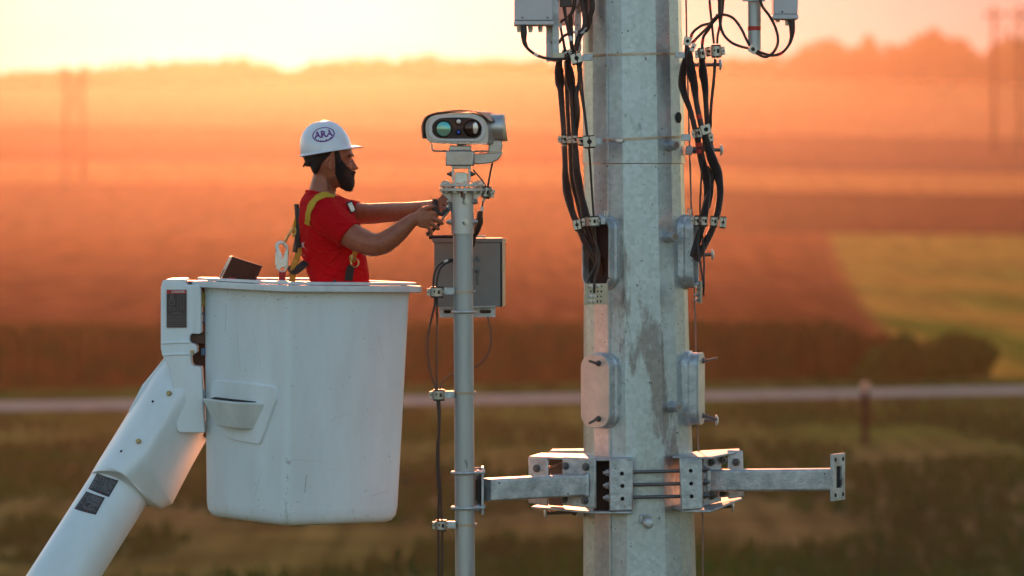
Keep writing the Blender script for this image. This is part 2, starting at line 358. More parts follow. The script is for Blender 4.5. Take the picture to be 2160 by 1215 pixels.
# power poles
pole_m = mat('weathered_timber', (.05, .03, .024), .9, spec=0, scale=3, amt=.4)
def hframe(px1, px2, pt, d, label, arms):
    x1, x2 = [(p - 1080) * d / FPX for p in (px1, px2)]; z = ground_z((x1 + x2) / 2, d); top = ZP(pt, d)
    e = empty('power_pole', ((x1 + x2) / 2, d, z), label, 'power pole')
    for x in (x1, x2):
        m_ = MB(); m_.cyl((x, d, z - 1), (x, d, top), .62 if d > 900 else .34, 12, .45 if d > 900 else .26); m_.build('pole', pole_m, e)
    for (pa, ov) in arms:
        m_ = MB(); za = ZP(pa, d); m_.box(((x1 + x2) / 2, d - .8, za), (abs(x2 - x1) + ov * 2, .5, .6 if d > 900 else .4)); m_.build('crossarm', pole_m, e)
        for k in range(3):
            xx = lerp(x1 - ov * .8, x2 + ov * .8, k / 2); i_ = MB()
            for q in range(5): i_.cyl((xx, d - .8, za - .4 - q * .35), (xx, d - .8, za - .6 - q * .35), .22, 10)
            i_.build('insulator', bark, e)
    m_ = MB(); m_.tube([(x1, d, ZP(arms[0][0] + 8, d)), (x2, d, ZP(arms[0][0] + 70, d))], .16, 6); m_.tube([(x2, d, ZP(arms[0][0] + 8, d)), (x1, d, ZP(arms[0][0] + 70, d))], .16, 6); m_.build('brace', pole_m, e)
hframe(2097, 2151, 12, 1000, 'tall dark twin power pole at the right edge before the wooded ridge', [(30, 2.5)])
hframe(140, 173, 146, 760, 'faint twin power pole in the orange glow on the left', [(165, 1.2)])
# marker post by the road
xp, dp = (1825 - 1080) * 138 / FPX, 138; zp = ground_z(xp, dp)
e = empty('marker_post', (xp, dp, zp), 'dark wooden post with pale round cap on the near side of the gravel road', 'post')
m_ = MB(); m_.tube([(xp, dp, zp - .2), (xp, dp, zp + 1.75)], .115, 12); m_.build('post', pole_m, e)
m_ = MB(); m_.ball((xp, dp, zp + 1.88), (.15, .15, .16)); m_.build('cap', mat('pale_cap', (.50, .30, .20), .35, scale=6, amt=.1), e)
# verge plants: weeds on the bank
weeds = MB()
for _ in range(16000):
    d = random.uniform(86, 166) ; x = random.uniform(-.17, .17) * d
    if noise.noise(Vector((x * .12, d * .08, 2))) < -.12: continue
    if d > 166 + x * .3 - 4: continue
    z = ground_z(x, d); h = random.uniform(.15, .5); a = random.random() * 3.14; s_ = .12
    dx, dy = math.cos(a) * s_, math.sin(a) * s_; l = random.uniform(-.15, .15)
    weeds.add([(x - dx, d - dy, z), (x + dx, d + dy, z), (x + l, d, z + h)], [(0, 1, 2)])
tag(weeds.build('weeds', mat('weed_green', (.070, .095, .018), .9, spec=0, scale=.15, n1=(.080, .064, .024)), smooth=0, fix=False), kind='stuff', label='rough grass and weeds on the near bank', cat='grass')

# evening air
hz = MB(); hz.box((0, 1500, 35.0), (3000, 3360, 76))
hm = bpy.data.materials.new('evening_air'); hm.use_nodes = True; t = hm.node_tree; t.nodes.clear()
ou = t.nodes.new('ShaderNodeOutputMaterial'); pv = t.nodes.new('ShaderNodeVolumePrincipled'); pv.inputs['Color'].default_value = (1, .86, .70, 1); pv.inputs['Density'].default_value = HAZE = .000034; pv.inputs['Anisotropy'].default_value = .88
t.links.new(pv.outputs[0], ou.inputs['Volume'])
haze = hz.build('haze', hm, smooth=0); tag(haze, kind='stuff')
# ------------------------------------------------------------------ materials of the near things
galv = mat('galvanised_steel', (.47, .53, .555), .38, .68, n1=(.37, .425, .45), scale=5, stretch=(1, 1, .3), bump=.10, bscale=70, dark=((.24, .24, .24), 3.2, .60, (1.6, 1.6, .4)), rvar=.16, fine=True)
galv2 = mat('galvanised_bracket', (.54, .56, .56), .45, .6, n1=(.33, .36, .38), scale=16, bump=.22, bscale=120, dark=((.13, .12, .11), 12, .63, (1, 1, .6)), rvar=.15, fine=True)
steel = mat('stainless_steel', (.62, .60, .57), .35, .9, scale=30, amt=.2, bump=.05)
alu = mat('brushed_aluminium', (.55, .53, .51), .42, .75, scale=18, amt=.2, stretch=(1, 1, .25), bump=.06)
dark_steel = mat('dark_steel_bolt', (.16, .155, .15), .5, .7, scale=40)
gel = mat('white_fibreglass', (.76, .82, .84), .42, 0, n1=(.675, .725, .73), scale=5, stretch=(1, 1, .3), bump=.08, bscale=14, dark=((.36, .34, .30), 30, .715, (1, 1, 1)), coat=.15)
gelrim = mat('worn_white_rim', (.68, .69, .67), .5, 0, n1=(.56, .57, .56), scale=12, dark=((.22, .20, .17), 26, .66, (1, 1, 1)))
blk = mat('black_cable', (.026, .015, .012), .5, 0, scale=30)
tape = mat('black_tape', (.030, .017, .013), .42, 0, scale=60, bump=.5, bscale=90)
redt = mat('red_tape', (.55, .03, .02), .5, 0, scale=40); whitet = mat('white_tape', (.75, .75, .72), .5, 0, scale=40)
inside = mat('shaded_interior', (.02, .016, .014), .9, 0, scale=20)  # near-black colour stands in for the shade inside openings and gaps
hole_m = mat('shadowed_hole', (.012, .010, .010), .95)
Y0 = 18.3                                  # depth of the pole's axis
# ------------------------------------------------------------------ monopole
pole_px = [(-260, 1330, 101.5), (0, 1332, 104), (345, 1337, 109)]
def pole_axis(py):
    if py <= 346: c = lerp(1330.5, 1337, (py + 260) / 605.0); r = lerp(102, 108.5, (py + 260) / 605.0)
    else: c = lerp(1337, 1348, (py - 345) / 789.0); r = lerp(106, 118.5, (py - 345) / 789.0)
    return c, r
K = Y0 / FPX
def pole_pt(py, ang, dr=0.0):              # ang in degrees, 0 = facing the camera, + = to the right; dr metres outward
    c, r = pole_axis(py); rr_ = r * K * .994 + dr
    return Vector(((c - 1080) * K + rr_ * math.sin(R(ang)), Y0 - rr_ * math.cos(R(ang)), ZP(py, Y0)))
def pole_n(ang): return Vector((math.sin(R(ang)), -math.cos(R(ang)), 0))
def pole_t(ang): return Vector((math.cos(R(ang)), math.sin(R(ang)), 0))
pole = empty('steel_pole', (pole_pt(4920, 0).x, Y0, ZP(4920, Y0)), 'tall faceted grey galvanised steel pole rising through the picture', 'pole')
def ring(py, dr=0): return [pole_pt(py, 6 + 20 * k, dr) for k in range(18)]
m_ = MB(); m_.loft([ring(346.5), ring(700), ring(1300), ring(4920)]); m_.build('lower_section', galv, pole, smooth=12)
m_ = MB(); m_.loft([ring(-700), ring(345), ring(345, -.012)]); m_.build('upper_section', galv, pole, smooth=12)
m_ = MB(); m_.tube([pole_pt(py, -31.5, .0015) for py in range(-300, 344, 40)], .0035, 6); m_.build('seam_weld', galv, pole)
m_ = MB(); m_.tube([pole_pt(py, -31.5, .0015) for py in range(347, 1300, 40)], .003, 6); m_.build('seam_weld', galv, pole)
# hand-hole ports
def port(ang, pyc, w_=.152, h_=.305, dep=.045, cover=False):
    c0, r0 = pole_axis(pyc); n_ = pole_n(ang); t_ = pole_t(ang); base = pole_pt(pyc, ang, -.03)
    def q(u, v, d): return base + t_ * u + Vector((0, 0, v)) + n_ * d
    fr = MB(); o1 = rrect(w_, h_, w_ * .36, 7); i1 = rrect(w_ - .014, h_ - .014, w_ * .36 - .007, 7)
    rings = [[q(u, v, 0) for u, v in o1], [q(u, v, .03 + dep) for u, v in o1], [q(u, v, .03 + dep) for u, v in i1], [q(u, v, 0) for u, v in i1]]
    fr.loft(rings, cap=False)
    f = fr.build('port_frame', galv2, pole, bevel=.002)
    wd = MB(); o2 = rrect(w_ + .016, h_ + .016, w_ * .36 + .008, 7)
    wd.loft([[q(u, v, 0) for u, v in o2], [q(u, v, .034) for u, v in o2], [q(u, v, .040) for u, v in o1]], cap=False)
    wd.build('weld_bead', galv2, f)
    if cover:
        cv = MB(); oc = rrect(w_ + .004, h_ + .004, w_ * .36 + .002, 7)
        cv.loft([[q(u, v, .03 + dep + .001) for u, v in oc], [q(u, v, .03 + dep + .008) for u, v in oc]])
        c_ = cv.build('port_cover', mat('cover_plate', (.60, .58, .52), .45, .5, n1=(.44, .44, .41), scale=9, dark=((.15, .13, .11), 30, .68, (1, 1, .4)), bump=.05), pole, bevel=.0015)
        for s in (1, -1):
            bt = MB(); p0 = q(.022, s * (h_ / 2 - .035), .03 + dep + .008); bt.bolt(p0, n_, .010, .012)
            bt.tube([p0 + n_ * .01, p0 + n_ * .062 + Vector((0, 0, .012 if s > 0 else -.016))], .0058, 10); bt.build('bolt', dark_steel, c_)
    else:
        d_ = MB(); d_.slab([q(u, v, .034) for u, v in i1], n_ * .002); d_.build('opening_shade', inside, f)  # dark sheet painted for the shade inside the uncut hand hole
    return q
port(-41, 820, cover=True); port(78, 818, cover=True)
qL = port(-41, 532); qR = port(78, 531)
# couplings with red plugs
for px, py in ((1412, 308), (1410, 499), (1419, 854)):
    c0, r0 = pole_axis(py); a = math.degrees(math.asin((px - 4 - c0) / r0)); n_ = pole_n(a); p = pole_pt(py, a, -.006)
    mb = MB(); mb.tube([p, p + n_ * .022], [.0265, .0235], 18); mb.tube([p + n_ * .015, p + n_ * .036, p + n_ * .044], [.0235, .0235, .020], 6)
    cp = mb.build('coupling', galv2, pole, smooth=25)
    mb = MB(); mb.tube([p + n_ * .044, p + n_ * .054, p + n_ * .054, p + n_ * .046], [.0175, .0175, .0135, .0135], 20, cap=False); mb.build('coupling_collar', alu, cp)
    mb = MB(); mb.tube([p + n_ * .044, p + n_ * .050], .0137, 16); mb.build('plug', mat('red_plug', (.50, .07, .05), .6), cp)
# oval hole high on the pole
p = pole_pt(249, 62, .0); mb = MB(); mb.tube([p - pole_n(62) * .01, p + pole_n(62) * .0015], .0235, 20); mb.build('drain_hole', inside, pole)
# welds and smeared coating marks on the shaft
patch_m = mat('darker_zinc_patch', (.25, .25, .25), .65, .3, n1=(.34, .35, .36), scale=30)
def patch(pts, n_sub=1):
    mb = MB(); out = []
    for px, py in pts:
        c0, r0 = pole_axis(py); a = math.degrees(math.asin(max(-.98, min(.98, (px - c0) / r0))))
        k = ((a - 6 + 10) % 20) - 10; out.append(pole_pt(py, a, -(1 - math.cos(R(10)) / math.cos(R(k))) * r0 * K * 0 - 0))
    return out
# step bolts
def stepbolt(px0, px1, py0, py1, y, head=True, clip=True):
    mb = MB(); a, b_ = P(px0, py0, y), P(px1, py1, y); d = (b_ - a).normalized()
    mb.tube([a, b_], .0078, 12); mb.hexnut(a + d * .02, d, .0165, .016)
    bo = mb.build('step_bolt', dark_steel, pole)
    h = MB(); h.tube([b_ - d * .004, b_ + d * .002, b_ + d * .010], [.022, .024, .010], 20); h.build('bolt_head', galv2, bo)
    if clip: h = MB(); h.box(a + d * .002, (.030, .05, .038)); h.build('step_clip', galv2, bo, bevel=.003)
stepbolt(1440, 1519, 138, 136, 18.32); stepbolt(1452, 1521, 317, 316, 18.3); stepbolt(1462, 1502, 538, 537, 18.42); stepbolt(1458, 1511, 887, 886, 18.38)
stepbolt(1225, 1152, 1080, 1082, 18.28); stepbolt(1462, 1544, 1071, 1068, 18.35, clip=False)
mb = MB(); p = pole_pt(1091, 6, -.004); n_ = Vector((.05, -1, 0)).normalized(); mb.tube([p, p + n_ * .10], .008, 12); bo = mb.build('step_bolt', dark_steel, pole)
mb = MB(); mb.ball(p + n_ * .11, (.0235, .012, .0235), 20, 10); mb.build('bolt_head', galv2, bo)
mb = MB(); mb.box(p + Vector((-.022, -.012, .012)), (.012, .03, .036)); mb.box(p + Vector((.0, -.010, .024)), (.05, .026, .010)); mb.build('step_clip', galv2, bo, bevel=.002)
# hose-clamp bands round the upper section
def band(pyl, pyr, h_=.010, name='strap_band', lab='thin steel strap band'):
    ths = [a for a in range(-100, 101, 5)]; mb = MB(); rg = []
    for a in ths:
        s = (math.sin(R(a)) + 1) / 2; py = lerp(pyl, pyr, s); p0 = pole_pt(py, a, -.002); n_ = pole_n(a)
        rg.append([p0 + Vector((0, 0, h_ / 2)), p0 + n_ * .0045 + Vector((0, 0, h_ / 2)), p0 + n_ * .0045 - Vector((0, 0, h_ / 2)), p0 - Vector((0, 0, h_ / 2))])
    mb.loft(rg); return mb
bandm = mat('tarnished_band', (.50, .38, .28), .4, .7, scale=20)
for (l, r_, bx, lb) in ((120, 115, None, 'upper steel strap band tied round the pole, level with the antenna pipe end'), (299, 289, 1305, 'lower steel strap band round the pole just above the section joint')):
    o = tag(band(l, r_).build('strap_band', bandm), lb, 'strap band', 'strap bands round the pole')
    mb = MB(); cx = bx or 1245; c0, r0 = pole_axis(l); a = math.degrees(math.asin((cx - c0) / r0)); p0 = pole_pt(l - 1, a, .005)
    mb.box(p0, (.028, .012, .016), Matrix.Rotation(R(a), 3, 'Z')); mb.cyl(p0 - pole_t(a) * .022, p0 + pole_t(a) * .022, .005, 10); mb.build('band_screw', steel, o, bevel=.001)

# safety wire down the right side
wm = mat('steel_rope', (.22, .19, .17), .5, .6, scale=160, bump=.6, bscale=400)
mb = MB(); mb.tube(sm([P(x, y, 18.34) for x, y in ((1446, -60), (1449, 100), (1455, 330), (1467, 700), (1471, 900), (1477, 1000), (1481, 1080), (1483, 1240), (1486, 2500))], 4), .0038, 8)
tag(mb.build('safety_wire', wm), 'thin twisted steel wire running down the right side of the pole', 'wire')

# ------------------------------------------------------------------ stand-off mount
mount = empty('standoff_mount', P(1348, 1020, Y0), 'heavy galvanised collar with two square arms bolted round the pole low down', 'pole mount')
def pl(name, pts, off, mats=galv2, bev=.003, parent=None):   # pts: (px, py, depth)
    mb = MB(); mb.slab([P(*p) for p in pts], off); return mb.build(name, mats, parent or mount, bevel=bev)
def dots(parent, pts, r=.0085, dirn=(0, -1, 0)):
    for p in pts:
        mb = MB(); q0 = P(*p); d = Vector(dirn); mb.tube([q0 - d * .004, q0 + d * .0012], r, 18); mb.build('bolt_hole', hole_m, parent)
# left wing
tl = pl('top_plate', [(1116, 962, 18.12), (1250, 968, 18.0), (1330, 967, 17.99), (1334, 960, 18.16), (1240, 957, 18.32), (1140, 955, 18.36)], (0, 0, -.010))
pl('bottom_plate', [(1120, 1068, 18.12), (1250, 1079, 18.0), (1332, 1079, 17.99), (1334, 1074, 18.16), (1240, 1068, 18.32), (1140, 1062, 18.36)], (0, 0, -.010))
wa = pl('web_plate', [(1285, 968, 17.985), (1335, 966, 17.995), (1335, 1077, 17.995), (1285, 1079, 17.985)], (.002, .012, 0), bev=.006)
dots(wa, [(1312, 999, 17.988), (1313, 1025, 17.988), (1313, 1052, 17.988)])
pl('channel_back', [(1252, 970, 18.07), (1290, 970, 18.07), (1290, 1077, 18.07), (1252, 1077, 18.07)], (0, .01, 0), mats=inside, bev=0)  # coloured near-black for the shade inside the channel
wb = pl('arm_plate', [(1186, 964, 18.05), (1256, 967, 17.99), (1256, 1073, 17.99), (1186, 1066, 18.05)], (.006, .016, 0), bev=.004)
for p_ in ((1193, 983, 18.044), (1236, 985, 18.006), (1190, 1053, 18.046), (1234, 1056, 18.008)):
    mb = MB(); mb.bolt(P(*p_), (-.35, -.94, 0), .0125, .014); mb.build('bolt', dark_steel, wb)
wc = pl('end_plate', [(1114, 963, 18.10), (1156, 966, 18.06), (1156, 1068, 18.06), (1114, 1062, 18.10)], (.004, .012, 0), bev=.005)
mb = MB(); mb.bolt(P(1132, 988, 18.08), (-.35, -.94, 0), .0125, .010); mb.build('bolt', dark_steel, wc)
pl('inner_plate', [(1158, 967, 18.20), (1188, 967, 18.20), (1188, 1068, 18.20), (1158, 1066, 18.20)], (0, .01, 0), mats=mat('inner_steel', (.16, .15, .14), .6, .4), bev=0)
mb = MB(); mb.tube([P(1150, 990, 18.15), P(1190, 975, 18.1)], .008, 10); mb.build('threaded_rod', dark_steel, mount)
pl('rear_plate', [(1158, 953, 18.58), (1166, 947, 18.75), (1300, 945, 18.75), (1300, 952, 18.58)], (0, 0, -.008))
pl('rear_flange', [(1160, 950, 18.5), (1240, 950, 18.5), (1240, 959, 18.5), (1160, 959, 18.5)], (0, .01, 0))
for y_ in (997, 1024, 1050):
    mb = MB(); mb.bolt(P(1284, y_, 18.02), (-1, -.1, 0), .0125, .010); mb.build('bolt', galv2, wa)
# right wing
pl('top_plate', [(1418, 962, 18.06), (1470, 964, 18.0), (1500, 963, 18.0), (1560, 951, 18.20), (1560, 946, 18.42), (1480, 950, 18.42), (1440, 957, 18.2)], (0, 0, -.010))
pl('bottom_plate', [(1420, 1068, 18.06), (1440, 1076, 18.0), (1500, 1076, 18.0), (1566, 1050, 18.20), (1560, 1048, 18.42), (1480, 1050, 18.42)], (0, 0, -.010))
wd_ = pl('web_plate', [(1433, 966, 17.985), (1481, 968, 18.0), (1484, 1074, 18.0), (1437, 1077, 17.985)], (0, .012, 0), bev=.006)
dots(wd_, [(1457, 993, 17.9905), (1458, 1020, 17.9905), (1459, 1047, 17.9905)])
we = pl('arm_plate', [(1484, 966, 18.06), (1522, 958, 18.14), (1522, 1057, 18.14), (1484, 1068, 18.06)], (-.004, .016, 0), bev=.003)
for p_ in ((1500, 975, 18.09), (1524, 970, 18.13), (1501, 1046, 18.09), (1524, 1041, 18.13)):
    mb = MB(); mb.bolt(P(*p_), (.55, -.83, 0), .0125, .014); mb.build('bolt', dark_steel, we)
wf = pl('end_plate', [(1534, 949, 18.16), (1567, 951, 18.19), (1570, 1048, 18.19), (1536, 1053, 18.16)], (0, .012, 0), bev=.005)
mb = MB(); mb.bolt(P(1553, 975, 18.17), (.4, -.9, 0), .0125, .010); mb.build('bolt', dark_steel, wf)
for y_ in (990, 1017, 1045):
    mb = MB(); mb.bolt(P(1485, y_, 18.02), (1, -.2, 0), .0125, .010); mb.build('bolt', dark_steel, wd_)
for k, (ya, yb) in enumerate(((997, 992), (1024, 1019), (1050, 1046))):
    mb = MB(); a, b_ = P(1284, ya, 18.02), P(1486, yb, 18.02); mb.tube([a, b_], .0072, 12)
    for s in range(0, 60): 
        q0 = a.lerp(b_, .62 + s * .004); mb.tube([q0, q0 + (b_ - a).normalized() * .0008], .0079, 8)
    mb.build('threaded_rod', dark_steel, mount)
# arms: square tube
def arm(pa, pb, h, name='arm', lip=True):
    a, b_ = P(*pa), P(*pb); d = (b_ - a).normalized(); n_ = Vector((d.y, -d.x, 0)).normalized(); n_ = n_ if n_.y < 0 else -n_; up = Vector((0, 0, 1))
    mb = MB(); prof = rrect(h, h, h * .12, 3)
    mb.loft([[a + n_ * u + up * v for u, v in prof], [b_ + n_ * u + up * v for u, v in prof]])
    o = mb.build(name, galv2, mount, smooth=30); return a, b_, d, n_
aL, bL, dL, nL = arm((1024, 1033, 17.80), (1228, 1022, 18.04), .092)
aR, bR, dR, nR = arm((1502, 1013, 18.12), (1760, 1011, 17.90), .092)
mb = MB(); prof = rrect(.108, .108, .014, 3)
mb.loft([[bL - dL * .014 + nL * u + Vector((0, 0, v)) for u, v in rrect(.096, .096, .012, 3)], [bL - dL * .004 + nL * u + Vector((0, 0, v)) for u, v in prof], [bL + nL * u + Vector((0, 0, v)) for u, v in prof]]); mb.build('weld_bead', galv2, mount)
mb = MB(); mb.loft([[aR + dR * .012 + nR * u + Vector((0, 0, v)) for u, v in rrect(.096, .096, .012, 3)], [aR + nR * u + Vector((0, 0, v)) for u, v in prof]]); mb.build('weld_bead', galv2, mount)
# end plate right with rectangular hole and four bolt holes
def endplate(c, d, n_, w_, h, th, hole):
    mb = MB(); up = Vector((0, 0, 1)); o_ = [(-w_ / 2, -h / 2), (w_ / 2, -h / 2), (w_ / 2, h / 2), (-w_ / 2, h / 2)]; i_ = [(-hole[0] / 2, -hole[1] / 2), (hole[0] / 2, -hole[1] / 2), (hole[0] / 2, hole[1] / 2), (-hole[0] / 2, hole[1] / 2)]
    q = lambda uv, s: c + n_ * uv[0] + up * uv[1] + d * s
    mb.loft([[q(u, 0) for u in o_], [q(u, th) for u in o_], [q(u, th) for u in i_], [q(u, 0) for u in i_], [q(u, 0) for u in o_]], cap=False)
    o = mb.build('flange_plate', galv2, mount, bevel=.0015); mb = MB(); mb.slab([q((u[0] * 1.02, u[1] * 1.02), .002) for u in i_], d * .002); mb.build('bore_shade', inside, o); return o, q  # near-black slab stands for the shade deep in the arm's bore
cR = P(1764, 1006, 17.895); tR = Vector((-.50, -.866, 0)); 
o, q = endplate(cR, Vector((.866, -.50, 0)), tR, .115, .196, .014, (.052, .092))
for u in (-.036, .036):
    for v in (-.074, .074):
        mb = MB(); mb.tube([q((u, v), .010), q((u, v), .0155)], .009, 14); mb.build('bolt_hole', hole_m, o)
# plate clamping the mast on the left arm
YM = 17.72
mb = MB(); mb.box(P(1018, 1034, 17.80), (.010, .14, .196)); mp_ = mb.build('mast_plate', galv2, mount, bevel=.002)
mb = MB(); mb.slab([P(1002, 986, YM + .03), P(1021, 986, 17.80), P(1021, 1081, 17.80), P(1002, 1079, YM + .03)], (0, .012, 0)); mb.build('saddle_plate', galv2, mount, bevel=.002)
mb = MB(); mb.box(P(1008, 1032, YM + .05), (.02, .08, .085)); mb.build('spacer_block', inside, mount)
def ubolt(px, py, y, r, parent, ext=.09, wire=.0068, dirx=1):
    c = P(px, py, y); pts = [c + Vector((dirx * ext, -r, .004)), c + Vector((0, -r, 0))]
    pts += [c + Vector((-dirx * r * math.sin(R(a)), -r * math.cos(R(a)), 0)) for a in range(15, 180, 15)]
    pts += [c + Vector((0, r, 0)), c + Vector((dirx * ext, r, .004))]
    mb = MB(); mb.tube(pts, wire, 10)
    for s in (-1, 1): mb.hexnut(c + Vector((dirx * (ext - .035), s * r, .003)), (dirx, 0, 0), .013, .011)
    return mb.build('u_bolt', galv2, parent)
ubolt(980, 997, YM, .052, mount, .085); ubolt(980, 1071, YM, .052, mount, .085)

# ------------------------------------------------------------------ small mast in front, carrying the camera head
mast = empty('mast', P(980, 1215, YM), 'slim round galvanised mast standing between the bucket and the steel pole', 'mast')
mc = lambda py: lerp(976.5, 980.5, (py - 490) / 640.0)
mrd = .0415
galvp = mat('galvanised_pipe', (.46, .47, .465), .42, .6, n1=(.33, .35, .36), scale=14, stretch=(1, 1, .08), bump=.05, bscale=120, dark=((.14, .14, .14), 24, .66, (1, 1, .3)), rvar=.12)
mb = MB(); mb.tube([P(mc(p), p, YM) for p in (400, 490, 700, 900, 1134, 1330, 2600)], mrd, 40); mb.build('pipe', galvp, mast)
mb = MB(); mb.tube([P(mc(400) - 1, 400, YM), P(mc(493) - 1, 493, YM), P(mc(493) - 1, 493, YM)], [.0475, .0475, .0420], 40); slv = mb.build('sleeve', alu, mast)
sx = mc(420) - 1
def bolts_ring(py, stick):
    for a in (-95, -28 + 45, 90, -150):
        n_ = Vector((math.sin(R(a)), -math.cos(R(a)), 0)); p = P(sx, py, YM) + n_ * .046
        mb = MB(); mb.bolt(p, n_, .0115, stick); mb.build('bolt', steel, slv)
bolts_ring(425, .006); bolts_ring(468, .006)
def disc(py0, py1, r, mname, mt, cx=None, square=False):
    c = P(cx or sx, 0, YM).x; mb = MB()
    if square: mb.loft([[Vector((c + u, YM + v, ZP(p, YM))) for u, v in rrect(r * 2, r * 2, .03, 6)] for p in (py0, py1)])
    else: mb.tube([(c, YM, ZP(py0, YM)), (c, YM, ZP(py1, YM))], r, 48)
    return mb.build(mname, mt, mast, bevel=.0015)
disc(397, 403.5, .094, 'flange_plate', alu); fl = disc(388, 393.5, .094, 'flange_plate', alu, cx=sx)
for k in range(12):
    a = 2 * math.pi * (k + .3) / 12; p = Vector((P(sx, 0, YM).x + .080 * math.cos(a), YM + .080 * math.sin(a), ZP(403.5, YM)))
    mb = MB(); mb.tube([p - Vector((0, 0, .003)), p + Vector((0, 0, .045 if k % 2 else .034))], .0045, 8); mb.hexnut(p + Vector((0, 0, .0305)), (0, 0, 1), .0095, .009); mb.hexnut(p, (0, 0, -1), .0095, .007); mb.build('flange_bolt', steel, fl)
for a in (-90, 0, 90, 180):
    n_ = Vector((math.sin(R(a + 8)), -math.cos(R(a + 8)), 0)); t_ = Vector((-n_.y, n_.x, 0)); c = P(sx, 0, YM).x; c = Vector((c, YM, 0)); z0, z1 = ZP(403.5, YM), ZP(425, YM)
    mb = MB(); mb.slab([c + n_ * .046 + Vector((0, 0, z0)) - t_ * .004, c + n_ * .088 + Vector((0, 0, z0)) - t_ * .004, c + n_ * .088 + Vector((0, 0, z0 - .008)) - t_ * .004, c + n_ * .046 + Vector((0, 0, z1)) - t_ * .004], t_ * .008); mb.build('gusset', alu, mast)
# rust streak gusset at the front
mb = MB(); mb.box(P(sx + 1, 409, YM - .052), (.016, .006, .030)); mb.build('gusset', mat('rust_streak', (.25, .12, .07), .7, .3, scale=60), mast, bevel=.002)
# tilt bracket
tb = MB(); cxb = P(973, 0, YM).x
tb.box((cxb, YM, ZP(352.4, YM)), (.080, .09, .013)); tb.box((cxb - .034, YM, ZP(369, YM)), (.010, .08, .056)); tb.box((cxb + .034, YM, ZP(369, YM)), (.010, .08, .056)); brk = tb.build('tilt_bracket', alu, mast, bevel=.002)
tb = MB(); tb.loft([[Vector((cxb + u, YM - .03, ZP(387, YM) + v)) for u, v in ((-.027, 0), (.027, 0), (.027, .036), (.021, .046), (-.021, .046), (-.027, .036))], [Vector((cxb + u, YM + .03, ZP(387, YM) + v)) for u, v in ((-.027, 0), (.027, 0), (.027, .036), (.021, .046), (-.021, .046), (-.027, .036))]]); tb.build('hinge_block', steel, brk, bevel=.002)
for s in (-1, 1):
    tb = MB(); tb.bolt((cxb + s * .039, YM - .01, ZP(367, YM)), (s, 0, 0), .010, .008); tb.build('bolt', dark_steel, brk)

# ------------------------------------------------------------------ camera head
YC = YM
chead = empty('surveillance_camera', P(972, 352, YC), 'grey multi-lens camera head with hood on top of the slim mast', 'camera')
grey = mat('camera_grey_paint', (.52, .48, .46), .32, .55, n1=(.40, .35, .33), scale=14, dark=((.22, .16, .13), 40, .68, (1, 1, 1)))
greyl = mat('camera_front_frame', (.62, .60, .60), .45, .1, scale=20, amt=.1)
mb = MB(); mb.box((P(970, 0, YC).x, YC, ZP(334, YC)), (.117, .13, .062)); mb.build('base_box', grey, chead, bevel=.005)
mb = MB(); mb.box((P(971, 0, YC).x, YC, ZP(313, YC)), (.092, .11, .022)); mb.build('turntable', grey, chead, bevel=.004)
mb = MB(); c = P(973, 0, YC).x; mb.tube([(c, YC, ZP(310, YC)), (c, YC, ZP(306, YC)), (c, YC, ZP(301, YC))], [.024, .018, .018], 24); mb.build('neck', grey, chead)
# curved arm to the right
mb = MB(); outl = [(999, 324), (1040, 323), (1059, 321), (1058, 328), (1050, 337), (1036, 344), (1020, 346), (999, 346)]
mb.slab([P(x, y, YC - .02) for x, y in outl], (0, .085, 0)); mb.build('side_arm', grey, chead, bevel=.004)
mb = MB(); mb.slab([P(x, y, YC + .00) for x, y in ((1031, 296), (1056, 296), (1060, 305), (1057, 321), (1030, 321))], (0, .075, 0)); mb.build('upright', grey, chead, bevel=.004)
mb = MB(); mb.box(P(1044, 322, YC + .035), (.064, .085, .011)); mb.build('seal_block', mat('pale_brass', (.60, .50, .30), .5, .3), chead, bevel=.002)
# housing: stadium extruded backwards with a sideways turn
sk = Vector((.30, 1, 0)).normalized()
front = []
oc = [(897, 278), (897, 262), (903, 250), (915, 243), (935, 240), (970, 237), (1000, 240), (1018, 248), (1027, 260), (1030, 275), (1030, 299), (1026, 304), (1015, 304.5), (930, 303), (905, 299), (900, 294)]
y_f = YC - .075
o3 = sm([P(x, y, y_f) for x, y in oc + [oc[0]]], 3)[:-1]
cen = P(964, 272, y_f)
def scl(pts, s, off=Vector((0, 0, 0))): return [cen + (p - cen) * s + off for p in pts]
mb = MB(); mb.loft([scl(o3, .985, -sk * .0), scl(o3, 1.0, sk * .006), scl(o3, 1.0, sk * .20), scl(o3, .93, sk * .235)]); hs = mb.build('housing', grey, chead, smooth=40)
# raised hood lip over the front
lip_ = [P(x, y, y_f) for x, y in ((896, 292), (894, 268), (900, 250), (914, 241), (938, 237), (970, 234.5), (1003, 236), (1022, 244), (1034, 256))]
l2 = sm(lip_, 4); mb = MB(); rg = []
for p_ in l2:
    n_ = (p_ - cen); n_.y = 0; n_.normalize(); rg.append([p_ - sk * .018, p_ - sk * .018 + n_ * .005, p_ + sk * .20 + n_ * .005, p_ + sk * .20])
mb.loft(rg); mb.build('hood', mat('hood_dark', (.20, .13, .11), .4, .6, scale=20), hs)
fr_o = [P(x, y, y_f - .004) for x, y in ((905, 283), (904, 268), (908, 256), (920, 246), (940, 243), (985, 243), (1005, 246), (1018, 256), (1023, 272), (1021, 288), (1012, 296), (1000, 298), (935, 298), (915, 294))]
fr_o = sm(fr_o + [fr_o[0]], 3)[:-1]; cen2 = P(964, 270, y_f - .004)
fin = [cen2 + Vector(((p_ - cen2).x * .875, 0, (p_ - cen2).z * .80)) for p_ in fr_o]
